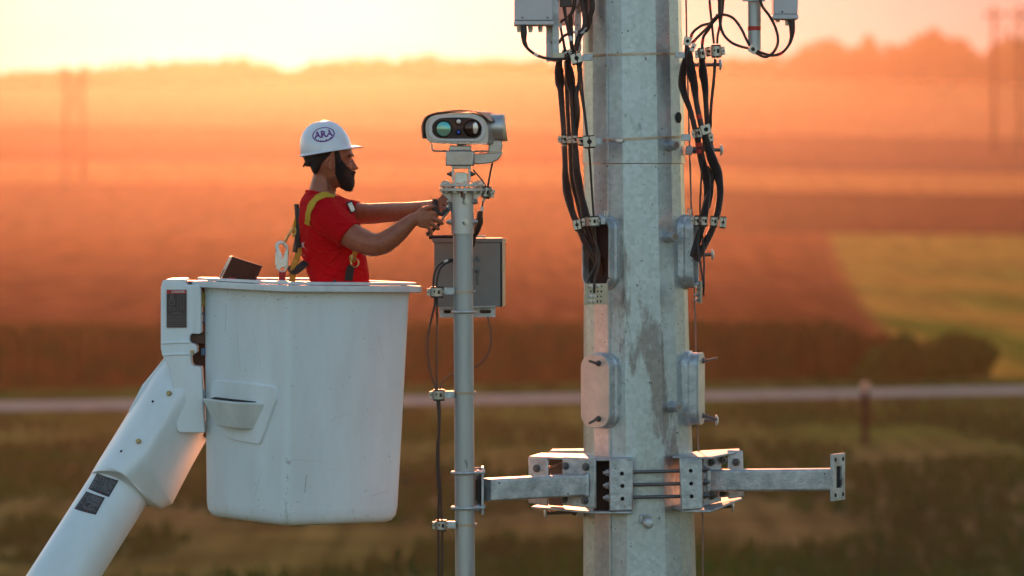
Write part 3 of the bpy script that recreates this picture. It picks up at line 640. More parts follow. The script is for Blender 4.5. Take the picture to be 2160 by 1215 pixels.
mb = MB(); mb.loft([fr_o, [p_ + Vector((0, -.008, 0)) for p_ in fr_o], [p_ + Vector((0, -.008, 0)) for p_ in fin], [p_ + Vector((0, .0, 0)) for p_ in fin]], cap=False); mb.build('front_frame', greyl, hs, bevel=.001)
mb = MB(); mb.slab(fin, (0, .003, 0)); mb.build('lens_panel', mat('dark_bronze_panel', (.055, .032, .026), .5, .3, scale=30), hs)
glass_t = mat('coated_glass_teal', (.07, .50, .52), .08, .35, n1=(.26, .40, .22), scale=14, stretch=(.4, 1, 2)); glass_w = mat('bright_glass', (.75, .70, .64), .12, .4); glass_b = mat('blue_glass', (.02, .12, .65), .1, .3)
def lens(px, py, r, gm, deep=.0, sx_=1.0, y=None):
    c = P(px, py, (y or y_f) - .004); mb = MB(); mb.tube([c, c + Vector((0, -.012, 0)), c + Vector((0, -.012, 0)), c + Vector((0, -.002 + deep, 0))], [r * 1.12, r * 1.10, r * 1.0, r * .97], 32, cap=False)
    rg_ = mb.build('lens_ring', mat('lens_ring_dark', (.035, .022, .02), .35, .4), hs)
    mb = MB(); mb.ball(c + Vector((0, -.006 + deep, 0)), (r * .98 * sx_, min(.012, r * .6), r * .98), 28, 14); mb.build('lens_glass', gm, rg_)
lens(936, 272, .0355, glass_t); lens(967.5, 256.5, .0140, glass_w); lens(967, 279, .0120, glass_b)
lens(996, 271, .036, mat('dark_glass', (.05, .03, .025), .08, .6))
mb = MB(); mb.ball(P(1002.5, 270, y_f - .020), (.0115, .003, .0245), 20, 10); mb.build('lens_reflection', glass_w, hs)  # bright oval painted as the reflection crescent of the dark lens
# right drum with flared visor
mb = MB(); axc = lambda py: P(1036, py, YC + .03)
dr_o = [(1021, 252), (1026, 246), (1040, 242), (1061, 241)]
a = P(1022, 269, YC + .03); b_ = P(1061, 269, YC + .03)
mb.tube([a, a + (b_ - a) * .12, b_], [.050, .056, .0565], 36); mb.build('side_drum', alu, hs)
mb = MB(); mb.loft([[Vector((b_.x + dx + k_ * (1 - math.sin(a_)) * .5, b_.y + .0575 * math.cos(a_), b_.z + .0575 * math.sin(a_))) for a_ in [2 * math.pi * q_ / 36 for q_ in range(36)]] for dx, k_ in ((.0005, 0), (.003, .014), (.006, .014))]); mb.build('visor', mat('pale_visor', (.72, .60, .42), .5, .2), hs)
# bail wire
mb = MB(); mb.tube(sm([P(x, y, YC - .03) for x, y in ((911, 304), (911, 312), (914, 317.5), (922, 318.5), (945, 318.5))], 4), .0034, 8); mb.build('guard_wire', steel, chead)
mb = MB(); mb.tube([P(990, 319, YC - .03), P(1030, 318.5, YC - .02)], .0034, 8); mb.build('guard_wire', steel, chead)
for k in range(9):
    mb = MB(); q0 = P(910 + k * 14, 300.5, y_f); mb.tube([q0 + Vector((0, .002, 0)), q0 + Vector((0, -.002, 0))], .0022, 8); mb.build('screw', dark_steel, hs)

# ------------------------------------------------------------------ junction box behind the mast
YJ = 17.93
jb = empty('junction_box', P(990, 660, YJ), 'grey metal electrical box fixed behind the slim mast', 'electrical box')
jm = mat('box_grey_paint', (.22, .20, .18), .5, .2, n1=(.18, .165, .15), scale=10, bump=.1, bscale=40)
tan = mat('sunlit_side_tint', (.50, .42, .27), .5, .1, scale=8)  # lighter tan for the box's right side: sunlight put into its colour
mb = MB(); a, b_ = P(914, 506, YJ), P(1058, 648, YJ); mb.box(((a.x + b_.x) / 2 + .004, YJ + .085, (a.z + b_.z) / 2), (b_.x - a.x, .17, a.z - b_.z)); mb.build('box_body', jm, jb, bevel=.003)
mb = MB(); mb.slab([P(912, 503, YJ - .008), P(1060, 502, YJ - .008), P(1060, 511, YJ - .008), P(912, 512, YJ - .008)], (.002, .19, 0)); mb.build('drip_lip', jm, jb, bevel=.002)
mb = MB(); mb.slab([P(1058.5, 512, YJ + .0), P(1066, 514, YJ + .17), P(1066, 644, YJ + .17), P(1058.5, 647, YJ)], (-.006, 0.0, 0)); mb.slab([P(1059.5, 503, YJ - .006), P(1068, 505, YJ + .18), P(1068, 512, YJ + .18), P(1059.5, 512, YJ - .006)], (-.003, 0, 0)); mb.build('sunlit_side', tan, jb)
mb = MB(); n5 = [(927, 648), (1045, 645), (1045, 669), (927, 670)]; mb.slab([P(x, y, YJ - .02) for x, y in n5], (0, .012, 0)); mb.slab([P(927, 648, YJ - .06), P(1045, 645, YJ - .06), P(1045, 645, YJ - .02), P(927, 648, YJ - .02)], (0, 0, -.006)); rl_ = mb.build('mounting_rail', galv2, jb, bevel=.001)
for (x0, x1) in ((936, 952), (1012, 1036)):
    mb = MB(); mb.slab([P(x, y, YJ - .0225) for x, y in ((x0, 655.5), (x0 + 3, 654), (x1 - 3, 654), (x1, 655.5), (x1, 659), (x1 - 3, 661), (x0 + 3, 661), (x0, 659))], (0, .002, 0)); mb.build('slot', hole_m, rl_)
c = P(mc(658), 658, YM); mb = MB(); pts = [c + Vector((-.046, .16, 0)), c + Vector((-.046, .0, 0))] + [c + Vector((-.046 * math.cos(R(a)), -.046 * math.sin(R(a)), 0)) for a in range(15, 180, 15)] + [c + Vector((.046, 0, 0)), c + Vector((.046, .16, 0))]
mb.tube(pts, .006, 10); mb.build('u_bolt', steel, jb)
for (yy, ln) in ((549, .04), (567, .04)):
    mb = MB(); mb.slab([P(996, yy - 2, YM), P(1010, yy - 3, YM + .02), P(1014, yy, YM + .02), P(1012, yy + 4, YM + .02), P(996, yy + 2, YM)], (0, .012, 0)); mb.bolt(P(1007, yy - 1 if yy < 560 else yy + 3, YM + .02), (0, 0, 1 if yy < 560 else -1), .010, .006 if yy < 560 else .05); mb.build('clamp_jaw', dark_steel, jb)
mb = MB(); mb.tube([P(913, 500, YJ + .03), P(1002, 498.5, YJ + .03)], .0085, 10); mb.tube([P(905, 500, YJ + .03), P(913, 500, YJ + .03)], .010, 10)
tag(mb.build('wrench', blk), 'black handled tool lying on top of the grey electrical box', 'hand tool')
mb = MB(); mb.box(P(1013, 499, YJ + .05), (.045, .02, .010)); mb.tube([P(1020, 500, YJ + .03), P(1022, 498, YJ + .03)], .008, 10); tag(mb.build('spanner', steel, bevel=.002), 'bright steel spanner end on the box top right of the mast', 'hand tool')
# ------------------------------------------------------------------ text and marks laid onto surfaces
def text_mesh(txt, size, bold=0.0, align='CENTER'):
    cu = bpy.data.curves.new('lettering', 'FONT'); cu.body = txt; cu.size = size; cu.align_x = align; cu.align_y = 'CENTER'; cu.offset = bold; cu.resolution_u = 3
    o = bpy.data.objects.new('lettering', cu); C.objects.link(o); dg = bpy.context.evaluated_depsgraph_get(); me = bpy.data.meshes.new_from_object(o.evaluated_get(dg))
    vs = [v.co.copy() for v in me.vertices]; fs = [tuple(p.vertices) for p in me.polygons]; bpy.data.objects.remove(o); bpy.data.curves.remove(cu); bpy.data.meshes.remove(me)
    return vs, fs
def bvh_of(o):
    bpy.context.view_layer.update(); dg = bpy.context.evaluated_depsgraph_get(); ev = o.evaluated_get(dg); me = ev.to_mesh(); M = o.matrix_world
    t_ = BVHTree.FromPolygons([M @ v.co for v in me.vertices], [tuple(p.vertices) for p in me.polygons]); ev.to_mesh_clear(); return t_
def wrap(mb, bvh, vs, fs, place, off=.0012, d=Vector((0, 1, 0)), start=1.2, mi=0):
    out = []
    for v in vs:
        p = place(v); hit, n_, _, _ = bvh.ray_cast(p - d * start, d)
        out.append((hit if hit is not None else p) - d * off)
    mb.add(out, fs, mi)
def flat_place(vs, c, u, v_): return [c + u * p[0] + v_ * p[1] for p in vs]

# ------------------------------------------------------------------ aerial lift: bucket, boom, cover
tilt = Matrix.Rotation(R(1.25), 3, 'Y')
lift = empty('aerial_lift', P(200, 1215, 18.1), 'white fibreglass bucket on a thick white boom rising from the lower left', 'bucket lift')
BC = P(647, 597, 18.0)
def brng(s, z, r, seg=6, off=(0, 0)):
    pts = rrect(s, s, r, seg); M_ = Matrix.Rotation(R(-97 + 135), 3, 'Z')
    return [BC + tilt @ (M_ @ Vector((u + off[0], v + off[1], z))) for u, v in pts]
H = 1.0
mb = MB(); rings = []
GS = .026
for z, s, r in ((-H + .0, .40, .05), (-H + .002, .50, .06), (-H + .012, .548, .065), (-H + .035, .570, .062), (-H + .07, .576, .056), (-.75, .583, .052), (-.5, .594, .050), (-.25, .605, .050), (-.06, .614, .050), (-.02, .622, .052), (-.005, .640, .055)): rings.append(brng(s + GS - .004, z, r * .66))
rings += [brng(.626, -.004, .045), brng(.622, -.05, .045), brng(.57, -H + .06, .045), brng(.50, -H + .02, .045)]
mb.loft(rings); bucket = mb.build('bucket', gel, lift, smooth=50)
mb = MB(); mb.loft([brng(.638, -.001, .05), brng(.724, -.001, .06), brng(.732, -.006, .065), brng(.734, -.026, .065), brng(.722, -.028, .06), brng(.672, -.020, .05), brng(.646, -.024, .05)], cap=False); rim = mb.build('rim', gelrim, bucket, smooth=50)
mb = MB(); mb.loft([brng(.621, .004, .045), brng(.626, .013, .045), brng(.692, .013, .06), brng(.697, .010, .06), brng(.697, .002, .06), brng(.63, .0005, .045)], cap=False); mb.build('liner_lip', gelrim, bucket, smooth=50)
# step pocket on the left face
Mb = tilt @ Matrix.Rotation(R(-97 + 135), 3, 'Z')
def face_pt(u, py, d):                   # u along left face from near corner, d outwards
    z = -(py - 597) * .002; s = lerp(.614, .578, min(1, -z)); c_n = Vector((-s / 2, -s / 2, z))   # near corner in bucket frame
    return c_n, u, d
nearv = BC + tilt @ (Matrix.Rotation(R(38), 3, 'Z') @ Vector((-.307, -.307, 0)))
def Fp(u, py, d):
    z = -(py - 600) * .00196; s = lerp(.643, .606, min(1, -z / .95)) / 2
    return BC + Mb @ Vector((-s - d, -s + u, z))
Fp_test = Fp(.3, 800, 0)
pad = [(.075, 822), (.12, 815), (.47, 812), (.54, 820), (.55, 850), (.50, 890), (.44, 925), (.40, 935), (.22, 940), (.17, 932), (.09, 862), (.068, 842)]
ps = sm([Vector((u, py, 0)) for u, py in pad + [pad[0]]], 3)[:-1]; pc = sum(ps, Vector()) / len(ps)
mb = MB(); mb.loft([[Fp(v.x, v.y, -.004) for v in ps], [Fp(v.x, v.y, .004) for v in ps], [Fp(pc.x + (v.x - pc.x) * .97, pc.y + (v.y - pc.y) * .97, .007) for v in ps]]); mb.build('step_pad', gel, bucket, smooth=40)
mb = MB()
top = [Fp(.13, 853, .002), Fp(.27, 853, .075), Fp(.50, 851, .080), Fp(.56, 850, .002)]
top2 = [Fp(.14, 859, .002), Fp(.275, 859, .072), Fp(.495, 857, .077), Fp(.55, 857, .002)]
bot = [Fp(.22, 911, .002), Fp(.29, 911, .050), Fp(.43, 909, .050), Fp(.46, 907, .002)]
mb.loft([top, top2, bot]); mb.build('step_pocket', mat('worn_step', (.64, .67, .64), .5, n1=(.54, .57, .54), scale=14, dark=((.20, .18, .14), 24, .66, (1, 1, 1))), bucket, bevel=.007, bseg=3, smooth=60)
mb = MB(); mb.slab([Fp(.20, 851.8, .012), Fp(.29, 851.8, .058), Fp(.46, 850.2, .060), Fp(.50, 849.8, .012)], (0, 0, .003)); mb.build('step_slot', inside, bucket)
# chips on the near corner and scuffs
chipm = mat('chipped_edge', (.20, .17, .13), .8)
bb = bvh_of(bucket); mb = MB(); rnd = random.Random(3)
def scuff(px, py, w_, h, n):
    for _ in range(n):
        cx, cy = px + rnd.gauss(0, w_), py + rnd.gauss(0, h); l = rnd.uniform(.8, 3); a = rnd.uniform(0, 3.14); k = rnd.uniform(.25, .6)
        pts = [Vector((cx + math.cos(a) * l, cy + math.sin(a) * l, 0)), Vector((cx - math.sin(a) * k, cy + math.cos(a) * k, 0)), Vector((cx - math.cos(a) * l, cy - math.sin(a) * l, 0)), Vector((cx + math.sin(a) * k, cy - math.cos(a) * k, 0))]
        wrap(mb, bb, pts, [(0, 1, 2, 3)], lambda v: P(v.x, v.y, 18.0), off=.0008)
for a in ((617, 961, 3, 3, 14), (616, 1075, 4, 12, 14), (615, 1030, 4, 10, 8), (598, 628, 2, 2, 5), (500, 618, 50, 5, 20), (625, 806, 2, 2, 4), (617, 990, 1.2, 8, 6), (822, 958, 4, 2, 3), (640, 1000, 60, 70, 10), (770, 800, 60, 90, 12), (530, 700, 60, 80, 22), (720, 900, 70, 90, 20), (520, 1060, 50, 12, 14), (740, 1080, 60, 8, 16), (600, 622, 100, 3, 26), (860, 980, 1.5, 30, 8)): scuff(*a)
def line(x0, y0, x1, y1, w_=.35):
    pts = []; n = 14
    for k in range(n + 1): t_ = k / n; pts += [Vector((lerp(x0, x1, t_) - w_, lerp(y0, y1, t_) + .4 * math.sin(k), 0)), Vector((lerp(x0, x1, t_) + w_, lerp(y0, y1, t_) + w_ + .4 * math.sin(k), 0))]
    wrap(mb, bb, pts, [(2 * k, 2 * k + 1, 2 * k + 3, 2 * k + 2) for k in range(n)], lambda v: P(v.x, v.y, 18.0), off=.0008)
line(655, 990, 652, 1026); line(625, 957, 690, 965, .2); line(784, 1042, 820, 1032, .2); line(777, 1030, 774, 1026, .4); line(505, 700, 512, 780, .15); line(540, 690, 560, 775, .12); line(700, 880, 742, 866, .15); line(480, 640, 478, 700, .15); line(690, 650, 735, 662, .12); line(660, 1040, 700, 1062, .15); line(560, 980, 545, 1040, .12); line(800, 700, 812, 760, .12); line(470, 980, 500, 1000, .12); line(612, 1040, 618, 1085, .25)
mb.build('scratches', chipm, bucket, smooth=0, fix=False)

# control cover left of the bucket
cvo = [(339, 606), (343, 592), (352, 589), (388, 588), (391, 592), (391, 598), (395, 601), (424, 601), (424, 702), (420, 705), (404, 704), (400, 709), (400, 720), (404, 724), (412, 726), (415, 731), (415, 742), (412, 746), (404, 748), (402, 754), (403, 766), (407, 772), (424, 774), (429, 860), (432, 913), (378, 913), (373, 905), (362, 800), (357, 780), (350, 762), (342, 750), (339, 735)]
mb = MB(); mb.slab([P(x, y, 17.98) for x, y in cvo], (.0, .26, 0)); cover = mb.build('control_cover', gel, lift, bevel=.012, bseg=3, smooth=60)
for yy, x0, x1 in ((723, 341, 402), (748, 345, 400)):
    mb = MB(); mb.tube([P(x0, yy + 1, 17.979), P((x0 + x1) / 2, yy - 1, 17.979), P(x1, yy - 1, 17.979)], .0055, 10); mb.build('moulded_rib', gel, cover)
mb = MB(); mb.slab([P(409, 601, 17.982), P(424, 603, 17.99), P(424, 703, 17.99), P(409, 704, 17.982)], (0, -.006, 0)); mb.build('edge_flange', gel, cover, bevel=.003)
brass = mat('brass_bolt', (.45, .30, .12), .4, .7, scale=60)
def cap_bolt(px, py, y, parent, r=.0085):
    mb = MB(); mb.hexnut(P(px, py, y), (-.2, -1, .1), r, .012); mb.build('cover_bolt', brass, parent)
cap_bolt(406, 742, 17.98, cover)
# warning plate
lab_b = mat('label_black', (.035, .03, .03), .5); lab_r = mat('label_red', (.50, .03, .02), .5); lab_w = mat('label_white', (.62, .60, .58), .5)
LY = 17.9745; lx0, lx1, ly0, ly1 = 351.5, 393.5, 611, 691
lb = MB(); lb.slab([P(lx0, ly0, LY), P(lx1, ly0, LY), P(lx1, ly1, LY), P(lx0, ly1, LY)], (0, .004, 0)); plate = lb.build('warning_label', lab_b, cover)
lb = MB(); lb.slab([P(lx0, ly0, LY - .0008), P(lx1, ly0, LY - .0008), P(lx1, 619.5, LY - .0008), P(lx0, 619.5, LY - .0008)], (0, .0006, 0)); lb.build('red_header', lab_r, cover)
lb = MB(); v_, f_ = text_mesh('DANGER', .0135, .0004); lb.add(flat_place(v_, P(376, 615.3, LY - .0016), Vector((1, 0, 0)), Vector((0, 0, 1))), f_)
lb.add([P(361, 618, LY - .0016), P(365.5, 618, LY - .0016), P(363.2, 612.8, LY - .0016)], [(0, 1, 2)]); lb.build('header_lettering', lab_w, cover, smooth=0)
lb = MB(); rnd = random.Random(5)
def tl_(x0, x1, y, h=.5): lb.add([P(x0, y, LY - .0009), P(x1, y, LY - .0009), P(x1, y + h, LY - .0009), P(x0, y + h, LY - .0009)], [(0, 1, 2, 3)])
for k, yy in enumerate([662, 664, 667.5, 669, 670.5, 674, 675.5, 677, 680.5, 682, 685.5, 687]):
    x = lx0 + 1.5
    while x < lx1 - 2.5:
        l = rnd.uniform(1, 3.2); tl_(x, min(x + l, lx1 - 1.5), yy, .55); x += l + .5
tl_(364, 382, 659, .9)
for yy in range(622, 656, 2):
    for x in (374, 380, 386): tl_(x, x + rnd.uniform(2, 4.6), yy, .5)
def ln(x0, y0, x1, y1, w_=.3):
    a, b_ = P(x0, y0, LY - .0009), P(x1, y1, LY - .0009); n_ = (b_ - a).cross(Vector((0, 1, 0))).normalized() * w_ * .002; lb.add([a - n_, b_ - n_, b_ + n_, a + n_], [(0, 1, 2, 3)])
for q_ in ((361, 622, 361, 634), (364, 622, 364, 634), (361, 624, 356, 640), (364, 624, 369, 640), (358, 634, 367, 634), (358, 634, 358, 642), (367, 634, 367, 642), (358, 642, 367, 642), (360, 642, 358, 652), (365, 642, 367, 652), (354, 648, 371, 652), (355, 654, 371, 654), (361, 636, 364, 640), (359, 622, 366, 622)): ln(*q_)
lb.build('label_print', mat('print_grey', (.24, .23, .23), .6), cover, smooth=0, fix=False)
# dark gap between cover and bucket
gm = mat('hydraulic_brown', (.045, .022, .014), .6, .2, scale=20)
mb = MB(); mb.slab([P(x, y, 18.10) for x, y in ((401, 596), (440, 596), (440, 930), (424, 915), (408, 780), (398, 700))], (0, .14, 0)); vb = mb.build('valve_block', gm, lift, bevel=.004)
mb = MB(); mb.slab([P(x, y, 18.06) for x, y in ((384, 592.5), (412, 592), (412, 599), (384, 600))], (0, .1, 0)); mb.build('cross_bar', mat('dull_bar', (.14, .11, .09), .5, .3), lift, bevel=.002)
mb = MB(); mb.slab([P(x, y, 18.04) for x, y in ((398, 705), (432, 704), (432, 726), (398, 724))], (0, .06, 0)); mb.build('manifold', mat('brown_manifold', (.10, .05, .035), .5, .3), lift, bevel=.004)
for col, pts, r in (((.55, .38, .04), ((424, 618), (430, 624), (426, 634), (431, 645)), .010), ((.10, .30, .55), ((425, 658), (432, 671), (425, 684)), .0035), ((.45, .04, .03), ((423, 612), (432, 604)), .008)):
    mb = MB(); mb.tube(sm([P(x, y, 18.05) for x, y in pts], 5), r, 10); mb.build('hydraulic_hose', mat('hose_colour', col, .5), lift)
mb = MB(); mb.box(P(429, 742, 18.05), (.018, .03, .03)); mb.build('valve_tag', mat('blue_tag', (.08, .16, .28), .5), lift, bevel=.003)

# boom elbow and boom tube
el = MB(); rg = []
def eq(*a): return [P(*p) for p in a]
rg.append(eq((344, 760, 18.24), (347, 755, 18.14), (360, 757, 18.07), (385, 770, 18.02), (412, 790, 18.01), (440, 840, 18.08), (446, 870, 18.22), (430, 860, 18.42), (380, 790, 18.45)))
rg.append(eq((312, 800, 18.24), (316, 796, 18.12), (335, 804, 18.03), (366, 822, 17.98), (392, 846, 17.98), (432, 905, 18.09), (436, 925, 18.24), (410, 905, 18.42), (350, 830, 18.45)))
rg.append(eq((280, 856, 18.24), (284, 853, 18.10), (305, 864, 18.00), (336, 884, 17.96), (358, 906, 17.97), (398, 968, 18.09), (402, 985, 18.24), (375, 960, 18.42), (315, 890, 18.45)))
rg.append(eq((234, 930, 18.20), (238, 928, 18.08), (258, 938, 17.98), (288, 958, 17.94), (312, 980, 17.95), (358, 1052, 18.09), (360, 1062, 18.22), (335, 1040, 18.38), (275, 965, 18.40)))
rg.append(eq((206, 975, 18.17), (210, 973, 18.05), (230, 983, 17.96), (260, 1000, 17.93), (286, 1022, 17.97), (335, 1068, 18.09), (338, 1072, 18.18), (318, 1055, 18.30), (250, 1005, 18.32)))
rg.append(eq((191, 1000, 18.12), (198, 995, 18.03), (221, 993, 17.97), (254, 1000, 17.945), (286, 1026, 17.965), (303, 1052, 18.04), (308, 1068, 18.13), (292, 1060, 18.26), (235, 1025, 18.28)))
def dens(r_): return sm(r_ + [r_[0]], 5)[:-1]
rg = [dens(r_) for r_ in rg]; fin_r = []
for a, b_ in zip(rg, rg[1:]):
    for k in range(5): fin_r.append([p_.lerp(q_, k / 5) for p_, q_ in zip(a, b_)])
fin_r.append(rg[-1]); el.loft(fin_r); elbow = el.build('boom_elbow', gel, lift, smooth=50)
# left fin cover of the elbow
mb = MB(); mb.slab([P(x, y, 18.10) for x, y in ((345, 757), (352, 756), (330, 800), (285, 872), (273, 880), (270, 874), (272, 866), (300, 812))], (0, .14, 0)); mb.build('elbow_fin', gel, elbow, bevel=.006, bseg=3)
A0, A1 = P(251, 1032, 18.11), P(135, 1215, 17.95); ad = (A1 - A0).normalized()
mb = MB(); mb.tube([A0 - ad * .06, A0, A0 + ad * 1.0, A0 + ad * 9.2], [.132, .134, .137, .15], 64); boom = mb.build('boom_tube', gel, lift, smooth=40)
be_ = bvh_of(elbow)
for px, py in ((316, 854), (249, 960)):
    h_, n_, _, _ = be_.ray_cast(P(px, py, 17), Vector((0, 1, 0))); mb = MB(); mb.hexnut(h_, n_, .0115, .013); mb.build('cover_bolt', brass, elbow)
for px, py in ((346, 764), (278, 872), (209, 982)):
    h_, n_, _, _ = be_.ray_cast(P(px, py, 17), Vector((0, 1, 0)))
    if h_ is not None:
        mb = MB(); mb.tube([h_ + n_ * .0005, h_ + n_ * .0018], .0055, 12); mb.build('vent_hole', hole_m, elbow)
bbm = bvh_of(boom)
def decal(pts4, seedv):
    mbp, mbt, mbr = MB(), MB(), MB(); c = [Vector((x, y, 0)) for x, y in pts4]
    def uv(u, v): return c[0].lerp(c[1], u).lerp(c[3].lerp(c[2], u), v)
    N = 10; g = [uv(i / N, j / N) for j in range(N + 1) for i in range(N + 1)]
    wrap(mbp, bbm, g, [(j * (N + 1) + i, j * (N + 1) + i + 1, (j + 1) * (N + 1) + i + 1, (j + 1) * (N + 1) + i) for j in range(N) for i in range(N)], lambda v: P(v.x, v.y, 18.0), off=.0015)
    lab = mbp.build('warning_decal', lab_b, boom, smooth=0); rn = random.Random(seedv)
    for col in range(20):
        u = .15 + col * .041; v = .05
        while v < .9:
            l = rn.uniform(.10, .30)
            if rn.random() < .85: wrap(mbt, bbm, [uv(u, v), uv(u + .017, v), uv(u + .017, min(.94, v + l)), uv(u, min(.94, v + l))], [(0, 1, 2, 3)], lambda q: P(q.x, q.y, 18.0), off=.0024)
            v += l + .03
    mbt.build('decal_print', bpy.data.materials['print_grey'], lab, smooth=0, fix=False)
    wrap(mbr, bbm, [uv(.0, .02), uv(.10, .02), uv(.10, .6), uv(.0, .6)], [(0, 1, 2, 3)], lambda q: P(q.x, q.y, 18.0), off=.0024); mbr.build('red_header', lab_r, lab, smooth=0)
decal([(186, 1031), (203, 999), (251, 1013), (232, 1047)], 1); decal([(158, 1072), (182, 1036), (224, 1048), (206, 1083)], 2)

# ------------------------------------------------------------------ laptop and red bag in the bucket
lt = empty('tablet_computer', P(505, 590, 18.0), 'dark flat laptop standing tilted at the left end of the bucket', 'laptop')
lc = [P(461, 600, 17.97), P(490, 541, 17.97), P(549, 560, 18.03), P(520, 622, 18.03)]
mb = MB(); mb.slab(lc, (.01, .02, -.002)); mb.build('lid', mat('laptop_lid', (.045, .03, .025), .4, .3, scale=20), lt, bevel=.003)
mb = MB(); mb.slab([p_ + Vector((-.012, .006, .002)) for p_ in (lc[0], lc[1], lc[1] + Vector((.012, 0, 0)), lc[0] + Vector((.012, 0, 0)))], (0, .016, 0)); mb.build('silver_edge', steel, lt, bevel=.001)
for k in range(8):
    p_ = lc[0].lerp(lc[1], .10 + k * .055) + Vector((-.006, .004, .004)); mb = MB(); mb.box(p_, (.009, .004, .003), Matrix.Rotation(R(-30), 3, 'Y')); mb.build('port', hole_m, lt)
mb = MB(); mb.ball(P(487, 600, 17.93), (.040, .03, .030), 20, 12); tag(mb.build('red_pouch', mat('red_cloth', (.42, .02, .02), .8, scale=60, bump=.3)), 'rounded red cloth pouch just showing over the rim before the laptop', 'pouch')
# ------------------------------------------------------------------ the worker
skin = mat('brown_skin', (.36, .105, .048), .46, 0, n1=(.28, .076, .034), scale=40, bump=.12, bscale=260)
skin.node_tree.nodes['Principled BSDF'].inputs['Subsurface Weight'].default_value = .08
skin.node_tree.nodes['Principled BSDF'].inputs['Subsurface Radius'].default_value = (.012, .004, .002)
hairm = mat('dark_hair', (.014, .008, .006), .75, 0, scale=200, bump=.6, bscale=500)
shirtm = mat('red_cotton', (.58, .002, .009), .9, 0, spec=.10, n1=(.50, .002, .007), scale=8, bump=.25, bscale=900)
YP = 18.0
man = empty('person', P(705, 1075, YP), 'bearded man in red shirt and white helmet standing in the white bucket', 'person')
def egg(py, xf, xb, hw, y=YP, n=28, fp=.9, front=1.0):
    """horizontal head section: wide behind, narrower towards the face"""
    cx = lerp(xb, xf, .42); out = []
    for k in range(n):
        a = 2 * math.pi * k / n; c_, s_ = math.cos(a), math.sin(a)
        if c_ > 0: X = cx + (xf - cx) * c_ ** .95; Yv = hw * math.copysign(abs(s_) ** fp, s_)
        else: X = cx + (cx - xb) * c_; Yv = hw * s_
        p_ = P(X, py, YP); out.append(Vector((p_.x, y + Yv, p_.z)))
    return out
def remeshed(mb, name, m_, parent, vox=.004, smooth=4, extra=None, disp=None):
    o = mb.build(name, m_, parent, smooth=180)
    r_ = o.modifiers.new('remesh', 'REMESH'); r_.mode = 'VOXEL'; r_.voxel_size = vox; r_.use_smooth_shade = True
    s_ = o.modifiers.new('smooth', 'SMOOTH'); s_.factor = .5; s_.iterations = smooth
    if disp:
        for (sz, st) in disp:
            tx = bpy.data.textures.new('folds', 'CLOUDS'); tx.noise_scale = sz; tx.noise_depth = 1
            d_ = o.modifiers.new('folds', 'DISPLACE'); d_.texture = tx; d_.texture_coords = 'LOCAL'; d_.strength = st; d_.mid_level = .5
    return o
b_ = MB()
head = [(266, 705, 680, .022), (270, 713, 672, .040), (277, 721, 663, .056), (287, 730, 657, .066), (299, 737.5, 654.5, .072), (312, 741, 653.5, .075), (322, 743, 654, .074), (328, 744.6, 654, .073), (333, 743.6, 655, .072), (338, 741.2, 656, .071), (345, 741.5, 657, .070), (353, 743, 659, .069), (360, 744, 662, .066), (366, 745, 665, .063), (372, 744, 668, .060), (380, 743.5, 673, .056), (388, 741, 682, .048), (395, 735, 692, .036)]
b_.loft([egg(*s) for s in head])
# nose, brows, lids, lips, ears
def blob(px, py, dy, rx, ry, rz, rot=0): b_.ball(P(px, py, YP) + Vector((0, dy, 0)), (rx, ry, rz), 16, 10, Matrix.Rotation(R(rot), 3, 'Y') if rot else None)
b_.loft([[P(x, y, YP) + Vector((0, d, 0)) for x, y, d in ((740, 334, -.009), (744.0, 333.5, 0), (740, 334, .009))], [P(x, y, YP) + Vector((0, d, 0)) for x, y, d in ((739, 343, -.013), (748.8, 342.5, 0), (739, 343, .013))], [P(x, y, YP) + Vector((0, d, 0)) for x, y, d in ((740, 352, -.017), (755.0, 352, 0), (740, 352, .017))], [P(x, y, YP) + Vector((0, d, 0)) for x, y, d in ((741, 357, -.019), (754.6, 356, 0), (741, 357, .019))], [P(x, y, YP) + Vector((0, d, 0)) for x, y, d in ((741, 360, -.010), (748, 360, 0), (741, 360, .010))]])
blob(753.0, 354, 0, .0065, .0075, .0065); blob(747.5, 356.5, -.013, .008, .006, .006); blob(747.5, 356.5, .013, .008, .006, .006)
for s in (-1, 1):
    blob(740.5, 328.5, s * .030, .010, .022, .006); blob(738.2, 341.5, s * .031, .0085, .014, .0075); blob(735.5, 350, s * .045, .014, .018, .014)
blob(746.2, 367, 0, .0075, .021, .0045); blob(745.2, 371.8, 0, .0078, .019, .0050)
for s in (-1, 1):
    for (px, py, rx, rz) in ((697, 337, .012, .011), (699, 345, .010, .017), (699, 355, .007, .009), (694.5, 346, .009, .022)): b_.ball(P(px, py, YP) + Vector((0, s * .083, 0)), (rx, .008, rz), 14, 8, Matrix.Rotation(R(s * -22), 3, 'Z'))
for s in (-1, 1):
    b_.tube([P(695.5, 346, YP) + Vector((.0105 * math.cos(a_) + .004 * math.sin(a_), s * (.089 - .006 * math.cos(a_)), .0235 * math.sin(a_))) for a_ in [R(-70 + 17 * k) for k in range(18)]], [.0042] * 18, 8)
